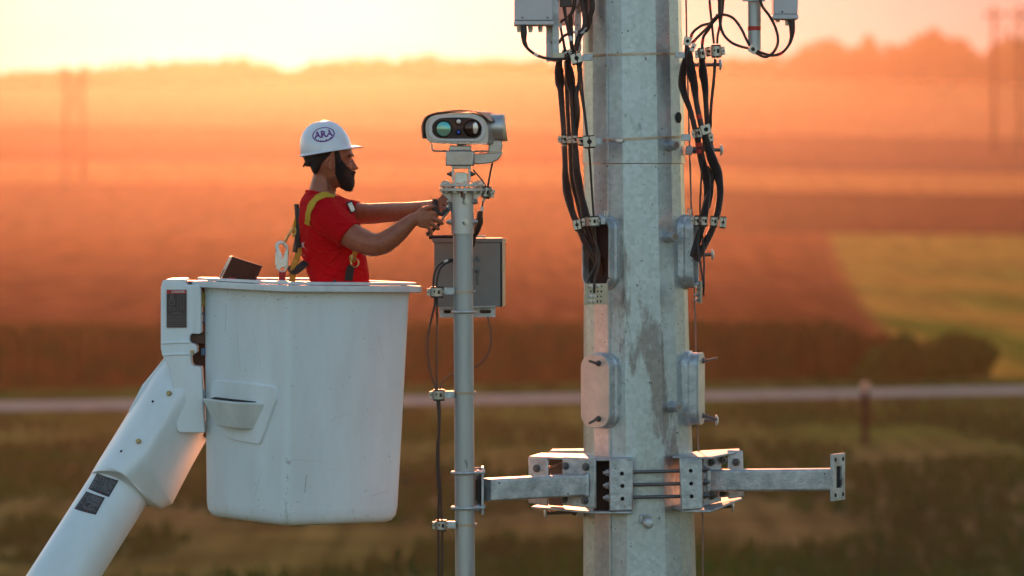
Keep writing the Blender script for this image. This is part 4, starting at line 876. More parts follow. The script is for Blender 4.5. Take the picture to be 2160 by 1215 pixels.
# neck and trunk
b_.tube([P(688, 362, YP), P(684, 385, YP), P(680, 402, YP), P(678, 425, YP)], [.050, .0545, .057, .066], 24)
def oval(py, xl, xr, hw, n=28, e=1.0, y=YP):
    c_ = P((xl + xr) / 2, py, YP); rx = (xr - xl) * .001; return [Vector((c_.x + rx * math.cos(2 * math.pi * k / n), y + hw * math.copysign(abs(math.sin(2 * math.pi * k / n)) ** e, math.sin(2 * math.pi * k / n)), c_.z)) for k in range(n)]
b_.loft([oval(408, 655, 702, .06), oval(418, 645, 720, .12), oval(432, 640, 738, .165), oval(460, 637, 742, .165), (oval(520, 642, 762, .145)), oval(580, 658, 770, .140), oval(640, 668, 766, .150), oval(680, 675, 762, .15)])
def limb(pts, rads, per=6, n=18):
    P_ = [P(*p) for p in pts]; path = sm(P_, per); rr_ = []
    for i in range(len(pts) - 1): rr_ += [lerp(rads[i], rads[i + 1], (k / per)) for k in range(per)]
    rr_.append(rads[-1]); b_.tube(path, rr_, n)
for s in (-1, 1):                                                    # legs down to the bucket floor
    limb([(715, 650, YP + s * .085), (722, 850, YP + s * .10), (706, 1050, YP + s * .09)], [.088, .062, .045]); limb([(700, 1066, YP + s * .09), (745, 1070, YP + s * .10)], [.040, .034])
# near arm
limb([(680, 442, 17.86), (712, 474, 17.80), (752, 503, 17.755), (792, 516, 17.71), (818, 507, 17.70), (845, 486, 17.695), (868, 466, 17.69), (880, 462, 17.69)], [.066, .058, .0525, .0475, .045, .0385, .0285, .0265])
b_.ball(P(796, 526, 17.715), (.030, .030, .026), 14, 10)
# far arm
limb([(700, 442, 18.15), (735, 449, 18.16), (775, 451, 18.12), (820, 448, 18.04), (865, 445, 17.94), (905, 437, 17.85), (922, 434, 17.81)], [.062, .050, .0445, .0415, .0375, .0275, .0245])
# near hand: palm with back towards the camera, five fingers
def quadpalm(secs):
    b_.loft([[P(x1, y1, d1 - t_), P((x1 + x2) / 2, (y1 + y2) / 2, (d1 + d2) / 2 - t_ - .004), P(x2, y2, d2 - t_), P(x2 + 1, y2 + 1, d2 + t_), P((x1 + x2) / 2, (y1 + y2) / 2, (d1 + d2) / 2 + t_), P(x1, y1, d1 + t_)] for x1, y1, d1, x2, y2, d2, t_ in secs])
quadpalm([(872, 452, 17.69, 881, 477, 17.69, .015), (884, 446, 17.688, 889, 480, 17.688, .0155), (898, 445, 17.684, 897, 481, 17.69, .015), (910, 447, 17.682, 903, 480, 17.69, .013), (915, 451, 17.684, 906, 479, 17.69, .010)])
def fing(pts, r0, r1, mbx=None):
    P_ = sm([P(*p) for p in pts], 4); n = len(P_); t_ = mbx or b_
    t_.tube(P_, [lerp(r0, r1, k / (n - 1)) * (1 + .06 * math.sin(k * math.pi / 2)) for k in range(n)], 12); t_.ball(P_[-1], r1 * 1.0, 10, 8)
fing([(908, 450, 17.682), (916, 451, 17.683), (919.5, 455, 17.70), (918, 461, 17.722), (920, 466, 17.728)], .0105, .0082)          # index, curled behind the handle
fing([(907, 457, 17.684), (917, 462, 17.680), (926, 466.5, 17.684), (932.5, 471.5, 17.695)], .0105, .0085)        # middle
fing([(903, 466, 17.686), (911, 472, 17.682), (918, 477, 17.685), (924.5, 482, 17.695)], .0102, .0080)          # ring
fing([(897, 473, 17.688), (904, 480, 17.684), (908, 487, 17.687), (910.5, 493, 17.696)], .0092, .0070)          # little
fing([(880, 453, 17.70), (889, 444, 17.705), (898, 439.5, 17.71), (907, 437, 17.712), (913, 436.6, 17.714)], .0135, .0078) # thumb
b_.ball(P(915, 450, 17.684), (.0105, .010, .0105), 10, 8)
# far hand reaching up behind the mast flange
b_.loft([[P(x1, y1, d1), P(x2, y2, d2), P(x2 + 1, y2 + 1, d2 + .026), P(x1 + 1, y1 - 1, d1 + .026)] for x1, y1, d1, x2, y2, d2 in ((918, 424, 17.80, 926, 446, 17.79), (929, 414, 17.79, 941, 441, 17.78), (938, 403, 17.785, 952, 425, 17.775), (945, 400, 17.785, 957, 416, 17.775))])
for (a, e) in (((944, 400, 17.80), (957, 392.5, 17.83)), ((949, 405, 17.80), (966, 400, 17.84)), ((953, 411, 17.80), (971, 409, 17.84)), ((955, 418, 17.80), (970, 420, 17.83))):
    fing([a, ((a[0] + e[0]) / 2 + 1, (a[1] + e[1]) / 2 - 1, a[2] + .012), e], .0098, .0078)
fing([(930, 436, 17.785), (939, 440, 17.765), (948, 436, 17.757)], .0125, .0088)
body = remeshed(b_, 'body', skin, man, vox=.0030, smooth=3)
# eyes and brows
for s in (-1, 1):
    mb = MB(); mb.ball(P(740.6, 342, YP) + Vector((0, s * .032, 0)), (.0050, .0100, .0040), 14, 8); mb.build('eye', mat('eye_white', (.35, .30, .27), .3), man)
    mb = MB(); mb.tube(sm([P(742.8, 340.2, YP) + Vector((0, s * .024, 0)), P(742.6, 339.6, YP) + Vector((0, s * .032, 0)), P(740, 341.6, YP) + Vector((0, s * .043, 0))], 4), .0016, 6); mb.build('eyelashes', hairm, man)
    mb = MB(); rn = random.Random(4)
    mb.tube(sm([P(745.2, 329.5, YP) + Vector((0, s * .012, 0)), P(744.4, 327.0, YP) + Vector((0, s * .028, 0)), P(738.5, 328.0, YP) + Vector((0, s * .046, 0)), P(733, 331, YP) + Vector((0, s * .056, 0))], 5), [.0032] * 12 + [.0016] * 4, 8); mb.build('eyebrow', hairm, man)
# beard and hair with strands
def strands(mb, bvh_src, n, sel, ln_, wd, down, seedv):
    rn = random.Random(seedv); cnt = 0
    while cnt < n:
        px, py, dy = sel(rn); s = rn.choice((-1, 1)); o = P(px, py, YP); org = Vector((o.x, YP - s * .3, o.z)); h_, n_, _, _ = bvh_src.ray_cast(org, Vector((0, s, 0)))
        cnt += 1
        if h_ is None: continue
        d_ = (down + n_ * .45 + Vector((rn.uniform(-.3, .3), rn.uniform(-.2, .2), rn.uniform(-.2, .2)))).normalized(); t_ = d_.cross(n_).normalized() * wd; l = ln_ * rn.uniform(.5, 1.3)
        mb.add([h_ - t_, h_ + t_, h_ + d_ * l], [(0, 1, 2)])
bd = MB()
bd.loft([egg(*s, fp=.72) for s in ((318, 720, 702, .0795), (326, 721, 703, .0785), (334, 724, 703, .0770), (341, 729, 702, .0755), (348, 734, 701, .0745), (355, 738, 700, .0740), (361, 742, 699, .0735), (367, 741.5, 700, .071), (374, 746.8, 702, .067), (381, 748.5, 705, .062), (388, 748.3, 709, .054), (394, 746.5, 715, .044), (399.5, 743.5, 723, .030), (403, 741, 731, .014))])
bd.ball(P(746.5, 363.8, YP), (.0095, .027, .0065), 16, 8); bd.ball(P(742, 369, YP) + Vector((0, -.024, 0)), (.012, .010, .012), 12, 8); bd.ball(P(742, 369, YP) + Vector((0, .024, 0)), (.012, .010, .012), 12, 8)
beard = remeshed(bd, 'beard', hairm, man, vox=.003, smooth=3, disp=[(.006, .004)])
bvb = bvh_of(beard); fz = MB()
strands(fz, bvb, 5200, lambda r_: (r_.uniform(698, 749), r_.uniform(340, 404), 0), .009, .0005, Vector((.25, 0, -1)), 3)
fz.build('strand', hairm, beard, smooth=0, fix=False); 
bvs = bvh_of(body); fz = MB()
strands(fz, bvs, 2600, lambda r_: (lambda u: (u, interp([(717, 326), (720, 340), (724, 348), (730, 355), (738, 361), (743, 364)], u) + 2 - 9 * r_.random() ** 2, 0))(r_.uniform(717, 743)), .005, .0005, Vector((.25, 0, -1)), 21)
strands(fz, bvs, 1500, lambda r_: (r_.uniform(690, 722), r_.uniform(372, 402), 0), .005, .0004, Vector((.1, 0, -1)), 22)
fz.build('stubble', hairm, beard, smooth=0, fix=False)
hr = MB()
hr.loft([egg(*s) for s in ((290, 734, 652, .077), (304, 734, 650.5, .0795), (316, 730, 650, .080), (325, 724, 650.2, .0790), (332, 714, 651.5, .0775), (339, 700, 652.5, .076), (346, 690, 653.5, .0755), (353, 684, 655.5, .072), (361, 676, 658.5, .064), (368, 668, 663, .040))])
hair = remeshed(hr, 'hair', hairm, man, vox=.003, smooth=3, disp=[(.006, .004)])
bvh_h = bvh_of(hair); fz = MB(); strands(fz, bvh_h, 3200, lambda r_: (r_.uniform(650, 722), r_.uniform(300, 370), 0), .008, .0005, Vector((-.25, 0, -1)), 8)
fz.build('strand', hairm, hair, smooth=0, fix=False)
# stubble shading on the neck below the beard stays skin
# trousers and boots inside the bucket
tr = MB(); trm = mat('dark_work_trousers', (.035, .04, .05), .9, 0, scale=30)
tr.loft([oval(585, 660, 772, .148), oval(640, 664, 772, .162), oval(690, 670, 768, .165)])
for s in (-1, 1): tr.tube(sm([P(714, 660, YP + s * .082), P(722, 850, YP + s * .10), P(706, 1050, YP + s * .09)], 6), [lerp(.098, .062, k / 12) for k in range(13)], 18)
remeshed(tr, 'trousers', trm, man, vox=.007, smooth=4, disp=[(.08, .012)])
for s in (-1, 1):
    mb = MB(); mb.loft([[P(x, 1040 + dz, YP + s * .095 + w_) for x, w_ in ((684, -.045), (728, -.045), (728, .045), (684, .045))] for dz in (0,)] + [[P(x, 1062, YP + s * .095 + w_) for x, w_ in ((680, -.048), (755, -.048), (755, .048), (680, .048))], [P(x, 1077, YP + s * .095 + w_) for x, w_ in ((680, -.048), (768, -.048), (768, .048), (680, .048))]]); mb.build('boot', mat('boot_leather', (.08, .045, .025), .6), man, bevel=.012, bseg=3)

# shirt
sh = MB()
sh.loft([oval(403, 648, 676, .058), oval(408, 643, 700, .085), oval(415, 638.5, 722, .128), oval(424, 634.5, 738, .165), oval(437, 631.5, 746, .186), oval(455, 629, 750, .190), oval(480, 628, 755, .182), oval(505, 629, 762, .170), oval(530, 633, 770, .160), oval(555, 641, 775.5, .154), oval(578, 650, 778.5, .152), oval(600, 655, 780, .153), oval(640, 658, 781, .158)])
def stube(pts, rads, n=24, up=None):
    path = sm([P(*p) for p in pts], 5); rr_ = []
    for i in range(len(pts) - 1): rr_ += [lerp(rads[i], rads[i + 1], k / 5) for k in range(5)]
    rr_.append(rads[-1]); sh.tube(path, rr_, n)
stube([(674, 440, 17.87), (696, 462, 17.82), (718, 480, 17.79), (737, 496.5, 17.77)], [.074, .073, .0685, .0665])
stube([(700, 440, 18.14), (728, 446, 18.16), (754, 450, 18.145)], [.066, .056, .050])
pre = remeshed(sh, 'shirt', shirtm, man, vox=.005, smooth=5); bpre = bvh_of(pre); bpy.data.objects.remove(pre)
for pts, r_ in (([(668, 424), (662, 440), (660, 458), (664, 476), (676, 492), (692, 506), (708, 516)], .0042), ([(712, 520), (700, 532), (686, 548), (672, 566), (660, 582)], .0060), ([(706, 518), (688, 528), (668, 534), (648, 532), (636, 526)], .0062), ([(716, 524), (708, 545), (696, 566), (688, 590)], .0058),
                ([(735, 520), (742, 540), (744, 560)], .005), ([(752, 520), (762, 534), (768, 550)], .005), ([(640, 470), (652, 484), (668, 492)], .005), ([(636, 500), (650, 508), (668, 512)], .005), ([(690, 470), (708, 474), (728, 470)], .005), ([(700, 486), (716, 488), (734, 482)], .005), ([(742, 424), (748, 434), (750, 446)], .004),
                ([(656, 574), (672, 584), (696, 590)], .006), ([(664, 560), (684, 572), (706, 578)], .005), ([(722, 556), (742, 572), (760, 576)], .005), ([(676, 440), (688, 452), (706, 458)], .004)):
    path = []
    for q_ in sm([Vector((x, y, 0)) for x, y in pts], 4):
        h_, n_, _, _ = bpre.ray_cast(P(q_.x, q_.y, 17), Vector((0, 1, 0)))
        if h_ is not None: path.append(h_ - Vector((0, r_ * .25, 0)))
    if len(path) > 3: sh.tube(path, [r_ * (.35 + .65 * math.sin(math.pi * (k + .5) / len(path))) for k in range(len(path))], 10)
shirt = remeshed(sh, 'shirt', shirtm, man, vox=.0035, smooth=4, disp=[(.075, .012), (.03, .006)])
mb = MB(); lp = []
for k in range(40):
    a = 2 * math.pi * k / 40; x = lerp(647, 711, .5 + .5 * math.cos(a)); yy = lerp(403, 418, (.5 + .5 * math.cos(a)) ** 1.3); p_ = P(x, yy, YP); lp.append(Vector((p_.x, YP + .064 * math.sin(a), p_.z)))
cs = [(0, .007), (.0055, .005), (.007, -.004), (.003, -.008), (-.003, -.007), (-.004, .004)]
cc = sum(lp, Vector()) / 40; rg = []
for p_ in lp:
    n_ = (p_ - cc); n_.z = 0; n_.normalize(); rg.append([p_ + n_ * u + Vector((0, 0, v)) for u, v in cs])
rg.append(rg[0]); mb.loft(rg, cap=False); mb.build('collar', shirtm, man, smooth=60)
bsh = bvh_of(shirt)
# folds: thin raised creases following the cloth
# partial print on the back of the shirt
pr = MB(); pm = mat('white_print', (.70, .66, .66), .8)
for pts in ([(636, 527), (650, 527), (645, 522), (641, 516), (639, 520)], [(638.5, 512), (640, 512), (640, 517), (638.5, 517)], [(641, 511), (645, 509.5), (645, 511), (642.5, 512.5), (642.5, 517), (641, 517)], [(640, 542), (647, 541), (647, 542.5), (640, 543.5)], [(642, 537), (644, 537), (644, 538.5), (642, 538.5)]):
    wrap(pr, bsh, [Vector((x, y, 0)) for x, y in pts], [tuple(range(len(pts)))], lambda v: P(v.x, v.y, 18.0), off=.0015)
pr.build('shirt_print', pm, shirt, smooth=0, fix=False)

# hard hat
hat_m = mat('helmet_white', (.74, .76, .80), .28, 0, n1=(.70, .72, .76), scale=6, coat=.4, dark=((.45, .42, .36), 30, .73, (1, 1, 1)), rvar=.05)
HM = Matrix.Rotation(R(-9.6), 3, 'Y'); HC = P(690, 319.5, YP)
def hp(x, y, z): return HC + HM @ Vector((x, y, z))
mb = MB(); rings = []; NN = 48
for k in range(17):
    f_ = k / 16 * (math.pi / 2) ; z = .128 * math.sin(f_) ** .98; s_ = math.cos(f_) ** .80
    r_ = []
    for j in range(NN):
        a = 2 * math.pi * j / NN; ca, sa = math.cos(a), math.sin(a)
        ex = .112 if ca < 0 else .108 - .010 * (z / .128)
        x = ex * s_ * math.copysign(abs(ca) ** .95, ca); y = .092 * s_ * math.copysign(abs(sa) ** .95, sa)
        bump = .0035 * (1 - ss(.020, .028, abs(y))) * ss(.012, .05, z)
        lean = -.004 * (z / .128)
        r_.append(hp(x * (1 + bump * 4) + lean, y, z + bump * .9))
    rings.append(r_)
def brim(out, zz, fr):
    r_ = []
    for j in range(NN):
        a = 2 * math.pi * j / NN; ca, sa = math.cos(a), math.sin(a); f_ = max(0, ca) ** 2.2
        x = ((.112 if ca < 0 else .108) + out) * math.copysign(abs(ca) ** .95, ca) + fr * f_; y = (.092 + out) * math.copysign(abs(sa) ** .95, sa)
        r_.append(hp(x, y, zz - .004 * f_ * (fr / .04)))
    return r_
rings = [brim(-.006, -.001, .0), brim(.0, -.003, .0), brim(.0075, -.0045, .037), brim(.0085, -.002, .0385), brim(.006, .001, .035), brim(.0015, .0055, .010)] + [rings[0]] + rings[1:]
mb.loft(rings); hat = mb.build('hard_hat', hat_m, man, smooth=60)
bh = bvh_of(hat)
# emblem: oval ring, letters, skyline
pur = mat('purple_print', (.16, .02, .22), .5)
rot = R(9)
def ep(v, cx=684, cy=284.6):
    c_, s_ = math.cos(rot), math.sin(rot); return P(cx, cy, YP) + Vector((v.x * c_ - v.y * s_, 0, v.x * s_ + v.y * c_))
em = MB(); ea, eb = .0455, .0295; N = 48
for (r0, r1) in ((.94, 1.05),):
    vs_ = [Vector((ea * r * math.cos(2 * math.pi * k / N), eb * (r if r < 1 else r * 1.01) * math.sin(2 * math.pi * k / N), 0)) for k in range(N) for r in (r0, r1)]
    wrap(em, bh, vs_, [(2 * k, 2 * k + 1, (2 * k + 3) % (2 * N), (2 * k + 2) % (2 * N)) for k in range(N)], ep)
v_, f_ = text_mesh('ARA', .039, .0016); wrap(em, bh, [Vector((q.x, q.y + .001, 0)) for q in v_], f_, ep)
sk_ = []; rn = random.Random(9); 
for k in range(22):
    x = -.034 + k * .0031; yb = -eb * math.sqrt(max(0, 1 - (x / ea) ** 2)) * .97; h_ = rn.uniform(.003, .0075) * (1.15 if x > .005 else .8)
    wrap(em, bh, [Vector((x, yb, 0)), Vector((x + .0030, yb, 0)), Vector((x + .0030, yb + h_, 0)), Vector((x, yb + h_, 0))], [(0, 1, 2, 3)], ep)
em.build('emblem', pur, hat, smooth=0, fix=False)
mb = MB(); mb.slab([P(705.5, 311.5, YP - .096), P(710.5, 311, YP - .096), P(709, 315.5, YP - .096), P(707, 315.5, YP - .096)], (0, .004, 0)); mb.build('strap_clip', hat_m, hat)
sus = mat('suspension_black', (.022, .016, .014), .6)
mb = MB(); rg = []
for k in range(25):
    a = R(100 + 160 * k / 24); x = .104 * math.cos(a); y = .086 * math.sin(a); low = -.034 * ss(.25, .9, -math.cos(a)) - .004
    rg.append([hp(x, y, 0), hp(x * 1.03, y * 1.03, 0), hp(x * 1.03 + .010 * (low / -.038), y * 1.0, low), hp(x + .010 * (low / -.038), y * .97, low)])
mb.loft(rg); mb.build('suspension_band', sus, hat)
mb = MB(); mb.slab([P(x, y, YP - .030) for x, y in ((648, 338), (664, 332), (668, 340), (662, 348), (650, 352))], (0, .06, 0)); mb.build('ratchet', sus, hat, bevel=.003)
mb = MB(); a = P(651, 347, YP); d_ = Vector((-1, 0, .45)).normalized(); mb.tube([a, a + d_ * .012], .012, 14); mb.tube([a + d_ * .012, a + d_ * .019], .021, 10); mb.build('ratchet_knob', sus, hat)

# harness: webbing over the shirt
yel = mat('yellow_webbing', (.60, .36, .015), .75, 0, n1=(.50, .28, .01), scale=90, bump=.3, bscale=600); org_ = mat('orange_webbing', (.55, .24, .02), .75, 0, n1=(.44, .18, .01), scale=90, bump=.3, bscale=600)
bweb = mat('black_webbing', (.022, .016, .014), .75, 0, scale=90, bump=.3, bscale=600); gold = mat('gold_buckle', (.62, .47, .20), .3, .9, scale=60); bag = mat('satin_steel', (.60, .62, .62), .32, .85, scale=40, amt=.15)
def ribbon(pts, wd, mt, name='harness_strap', parent=None, bvh=None, th=.0024, off=.0028, per=6, ydef=None):
    path = sm([Vector((p[0], p[1], p[2] if len(p) > 2 else 18.0)) for p in pts], per); mb = MB(); W = []
    for v in path:
        p_ = P(v.x, v.y, v.z)
        if bvh is not None:
            h_, n_, _, _ = bvh.ray_cast(P(v.x, v.y, v.z - .8), Vector((0, 1, 0)))
            if h_ is not None: W.append((h_, n_)); continue
        W.append((p_, Vector((0, -1, 0))))
    rg = []
    for i, (p_, n_) in enumerate(W):
        t_ = (W[min(i + 1, len(W) - 1)][0] - W[max(i - 1, 0)][0]).normalized(); n2 = (n_ - t_ * n_.dot(t_)).normalized(); s_ = t_.cross(n2).normalized() * wd / 2; a = p_ + n2 * off
        rg.append([a - s_, a - s_ + n2 * th, a + s_ + n2 * th, a + s_])
    mb.loft(rg); return mb.build(name, mt, parent or man, smooth=40)
ribbon([(633.5, 476), (636, 455), (643, 434), (654, 420), (668, 412.5), (681, 412), (690, 415)], .034, yel, bvh=bsh)
ribbon([(622, 500, 17.99), (623, 478, 17.98), (626, 462, 17.97), (631, 448, 17.96)], .018, yel)
# dark dorsal pad and straps standing off the back
def strap3(pts, wd, mt, name, th=.006, nrm=(-1, 0, 0)):
    path = sm([P(*p) for p in pts], 5); mb = MB(); rg = []
    for i, p_ in enumerate(path):
        t_ = (path[min(i + 1, len(path) - 1)] - path[max(i - 1, 0)]).normalized(); n_ = Vector(nrm); n_ = (n_ - t_ * n_.dot(t_)).normalized(); s_ = t_.cross(n_).normalized() * wd / 2
        rg.append([p_ - s_ - n_ * th / 2, p_ - s_ + n_ * th / 2, p_ + s_ + n_ * th / 2, p_ + s_ - n_ * th / 2])
    mb.loft(rg); return mb.build(name, mt, man, smooth=40, bevel=.0008)
strap3([(625, 430, 17.97), (627, 452, 17.97), (629, 475, 17.96), (627, 500, 17.96), (624, 518, 17.96), (622, 532, 17.96)], .030, bweb, 'back_pad', th=.009, nrm=(-1, -.5, 0))
strap3([(631, 440, 17.95), (629, 460, 17.94), (631, 482, 17.94), (627, 506, 17.94), (632, 522, 17.94)], .026, bweb, 'back_pad', th=.006, nrm=(-1, -.9, 0))
strap3([(628, 520, 17.95), (630, 532, 17.95), (624, 550, 17.94), (619, 570, 17.94), (616, 600, 17.95)], .030, org_, 'harness_strap', th=.003, nrm=(-.5, -1, 0))
strap3([(636, 532, 17.95), (629, 540, 17.93), (622, 562, 17.96), (618, 596, 17.98)], .022, org_, 'harness_strap', th=.003, nrm=(-.6, -1, 0))
strap3([(646, 552, 17.93), (636, 562, 17.91), (624, 570, 17.92), (616, 568, 17.95), (614, 560, 17.98)], .036, bweb, 'waist_strap', th=.003, nrm=(-.3, -1, .4))
ribbon([(738, 518), (735, 532), (731, 546), (728, 556)], .030, org_, bvh=bsh)
ribbon([(727, 566), (724, 580), (722, 598)], .034, bweb, bvh=bsh)
def ring_path(c, rx, rz, n=20, a0=0, a1=360, tiltv=0): return [c + Vector((rx * math.cos(R(lerp(a0, a1, k / n))), tiltv * math.sin(R(lerp(a0, a1, k / n))), rz * math.sin(R(lerp(a0, a1, k / n))))) for k in range(n + 1)]
h_, n_, _, _ = bsh.ray_cast(P(729, 558, 17), Vector((0, 1, 0))); bp_ = (h_ if h_ else P(729, 558, 17.85)) - Vector((0, .012, 0))
mb = MB(); mb.tube(ring_path(bp_ + Vector((.004, 0, -.006)), .017, .018), .0032, 8); mb.tube([bp_ + Vector((-.016, 0, .022)), bp_ + Vector((-.010, -.002, -.012))], .0045, 8); mb.box(bp_ + Vector((-.012, 0, .012)), (.012, .006, .028), Matrix.Rotation(R(15), 3, 'Y')); mb.build('strap_buckle', gold, man)
mb = MB(); c = P(741, 437, 17.89); mb.box(c, (.020, .012, .040), Matrix.Rotation(R(-24), 3, 'Y')); mb.build('chest_buckle', bag, man, bevel=.003)
mb = MB(); mb.box(c + Vector((-.002, .014, 0)), (.030, .006, .050), Matrix.Rotation(R(-24), 3, 'Y')); mb.build('buckle_backing', bweb, man, bevel=.002)
mb = MB(); mb.tube(sm([P(762, 533, 17.83), P(770, 538, 17.80), P(780, 540.5, 17.78), P(788, 539, 17.78)], 4), .0022, 8); mb.build('harness_cord', mat('pale_cord', (.42, .36, .30), .7), man)
mb = MB(); mb.tube(ring_path(P(618.5, 488, 17.95), .013, .014, tiltv=.006), .0028, 8); mb.build('d_ring', gold, man)
# watch
wt = MB(); rg = []
c = P(918.5, 433, 17.815); ax = Vector((1, 0, .12)).normalized()
rg = [[c + ax * t_ + (Matrix.Rotation(R(-7), 3, 'Y') @ Vector((0, math.cos(a) * r, math.sin(a) * r))) for a in [2 * math.pi * k / 24 for k in range(24)]] for t_, r in ((-.011, .0245), (-.010, .0285), (.010, .0285), (.011, .0245))]
wt.loft(rg, cap=False); wt.build('wristwatch', bweb, man, smooth=40)
mb = MB(); mb.tube([c + Vector((0, -.024, -.010)), c + Vector((0, -.034, -.014))], .016, 20); mb.build('watch_case', dark_steel, man)

# ------------------------------------------------------------------ pliers
ply = empty('pliers', P(930, 462, 17.7), 'long pliers with dark handles gripped at the top of the slim mast', 'pliers')
yp = 17.705
mb = MB(); mb.tube([P(899, 495.5, yp + .01), P(900, 495, yp + .01), P(909, 488, yp + .008), P(920, 479.5, yp + .006), P(927, 472, yp), P(932, 464, yp)], [.0055, .0080, .0080, .0078, .0072, .0058], 12); mb.build('handle', blk, ply)
mb = MB(); mb.tube(sm([P(914, 437.5, yp), P(922, 447, yp), P(931, 452, yp), P(938, 446, yp), P(946, 441, yp)], 4), [.007] * 4 + [.0085] * 8 + [.0075] * 5, 12); mb.build('handle', blk, ply)
mb = MB(); mb.slab([P(x, y, yp - .004) for x, y in ((930.8, 464.5), (933.5, 465), (940, 457), (946, 449), (951, 444), (951, 428), (947, 427), (942.5, 434), (937, 447))], (0, .010, 0)); mb.build('jaw', dark_steel, ply, bevel=.0015)
mb = MB(); mb.tube([P(944, 435, yp - .006), P(944, 435, yp - .004)], .0045, 12); mb.build('pivot', steel, ply)

# ------------------------------------------------------------------ snap hook on the lanyard
sn = empty('snap_hook', P(595, 572, 17.95), 'steel safety snap hook on a red lanyard behind the man in red', 'safety hook')
ys_ = 17.95
mb = MB(); mb.tube(sm([P(595, 518, ys_ - .004), P(601, 508, ys_), P(609, 494, ys_), P(616, 482, ys_)], 3), .0035, 8); mb.tube(sm([P(598, 519, ys_ + .006), P(604, 508, ys_ + .006), P(612, 494, ys_ + .006), P(619, 484, ys_ + .006)], 3), .003, 8); mb.build('link', gold, sn)
hk = MB(); path = sm([P(x, y, ys_) for x, y in ((592, 543), (588, 533), (584.5, 523), (585.5, 515), (591, 511.5), (598, 513), (603.5, 519), (606, 525))], 4); hk.tube(path, [lerp(.0105, .0062, k / (len(path) - 1)) for k in range(len(path))], 10, flat=.6); hk.build('hook', bag, sn)
mb = MB(); mb.slab([P(x, y, ys_ - .010) for x, y in ((580.5, 532), (587, 531), (593, 545), (597, 545), (599, 538), (603, 526), (608, 527), (606.5, 551), (605, 560), (601, 564), (597.5, 562.5), (593, 564.5), (588, 571), (580.5, 565), (585, 561), (580, 559))], (0, .006, 0)); sp_ = mb.build('side_plate', bag, sn, bevel=.0012)
mb = MB(); mb.slab([P(x, y, ys_ + .006) for x, y in ((583, 532), (589, 531), (595, 545), (600, 545), (604, 524), (609, 527), (608, 562), (602, 572), (597, 562), (588, 571), (582, 560))], (0, .006, 0)); mb.build('side_plate', bag, sn, bevel=.0012)
mb = MB(); mb.tube(ring_path(P(595.5, 568, ys_), .0125, .012), .004, 8); mb.build('swivel_eye', bag, sn)
for px, py in ((584.5, 536), (586.5, 551), (598.5, 557)): mb = MB(); mb.tube([P(px, py, ys_ - .013), P(px, py, ys_ - .009)], .0055, 12); mb.build('rivet', steel, sp_)
mb = MB(); mb.slab([P(x, y, ys_ - .004) for x, y in ((588.5, 573), (602, 573), (603, 640), (587.5, 640))], (0, .010, 0)); mb.build('lanyard', mat('red_webbing', (.40, .012, .015), .8, 0, scale=60, bump=.3, bscale=500), sn, bevel=.003)
mb = MB(); mb.box(P(595, 594, ys_), (.040, .02, .014)); mb.build('lanyard_stop', gelrim, sn, bevel=.003)
# ------------------------------------------------------------------ cables and clamps
def cable(name, pts, r, label, cat='cable', group=None, mt=None, per=8, n=12, ribs=False, parts=()):
    """pts: (px, py, depth[, radius in photo px])"""
    path = sm([P(p[0], p[1], p[2]) for p in pts], per); ra = []
    rs = [p[3] * .002 if len(p) > 3 else r for p in pts]
    for i in range(len(pts) - 1): ra += [lerp(rs[i], rs[i + 1], ss(0, 1, k / per)) for k in range(per)]
    ra.append(rs[-1])
    if ribs:                                  # corrugated conduit: resample finely and ripple
        L_ = [0]
        for a, b_ in zip(path, path[1:]): L_.append(L_[-1] + (b_ - a).length)
        tot = L_[-1]; st = .0028; out, ro = [], []; i = 0; s = 0; k = 0
        while s < tot:
            while L_[i + 1] < s: i += 1
            f_ = (s - L_[i]) / max(1e-9, L_[i + 1] - L_[i]); out.append(path[i].lerp(path[i + 1], f_)); rr_ = lerp(ra[i], ra[i + 1], f_); ro.append(rr_ * (1.0 if k % 2 else .90)); s += st; k += 1
        path, ra = out, ro
    mb = MB(); mb.tube(path, ra, n); o = tag(mb.build(name, mt or blk, smooth=50 if ribs else 180), label, cat, group)
    for (kind, i0, rr_) in parts:             # tape bands: (material, position 0..1, radius factor)
        j = int(i0 * (len(path) - 1)); a = path[j]; d = (path[min(j + 1, len(path) - 1)] - path[max(j - 1, 0)]).normalized(); mb = MB(); mb.tube([a - d * .010, a + d * .010], ra[j] * rr_, n); mb.build('tape_band', kind, o)
    return o
GL, GR, GM = 'cables down the left of the steel pole', 'cables down the right of the steel pole', 'cables beside the slim mast'
yl = 18.10
cable('taped_cable', [(1182, 112, yl, 5), (1179, 132, yl, 7), (1179, 152, yl, 10.5), (1181, 175, yl, 11), (1183, 195, yl, 7), (1188, 262, yl, 6), (1190, 300, yl, 6), (1192, 345, yl, 6.2), (1193, 375, yl, 8), (1196, 400, yl, 10), (1200, 420, yl, 9.5), (1208, 450, yl, 7), (1218, 473, yl, 7), (1232, 505, yl - .02, 8), (1250, 535, yl, 8), (1268, 575, 18.15, 7)], .012, 'outermost black conduit on the left of the pole with a tape-wrapped bulge at its top', group=GL, mt=tape, ribs=True, parts=[(whitet, .395, 1.1)])
cable('taped_cable', [(1200, 118, yl, 5), (1198, 132, yl, 7), (1202, 160, yl, 10.5), (1205, 182, yl, 10), (1207, 200, yl, 7), (1210, 262, yl, 6), (1212, 300, yl, 6), (1214, 345, yl, 6.5), (1218, 372, yl, 9.5), (1224, 405, yl, 8.5), (1229, 430, yl, 7), (1234, 465, yl, 7), (1245, 505, yl, 7), (1262, 550, yl, 7), (1274, 590, 18.15, 6)], .012, 'second black conduit from the left, between the outermost one and the pole', group=GL, mt=tape, ribs=True, parts=[(whitet, .375, 1.1)])
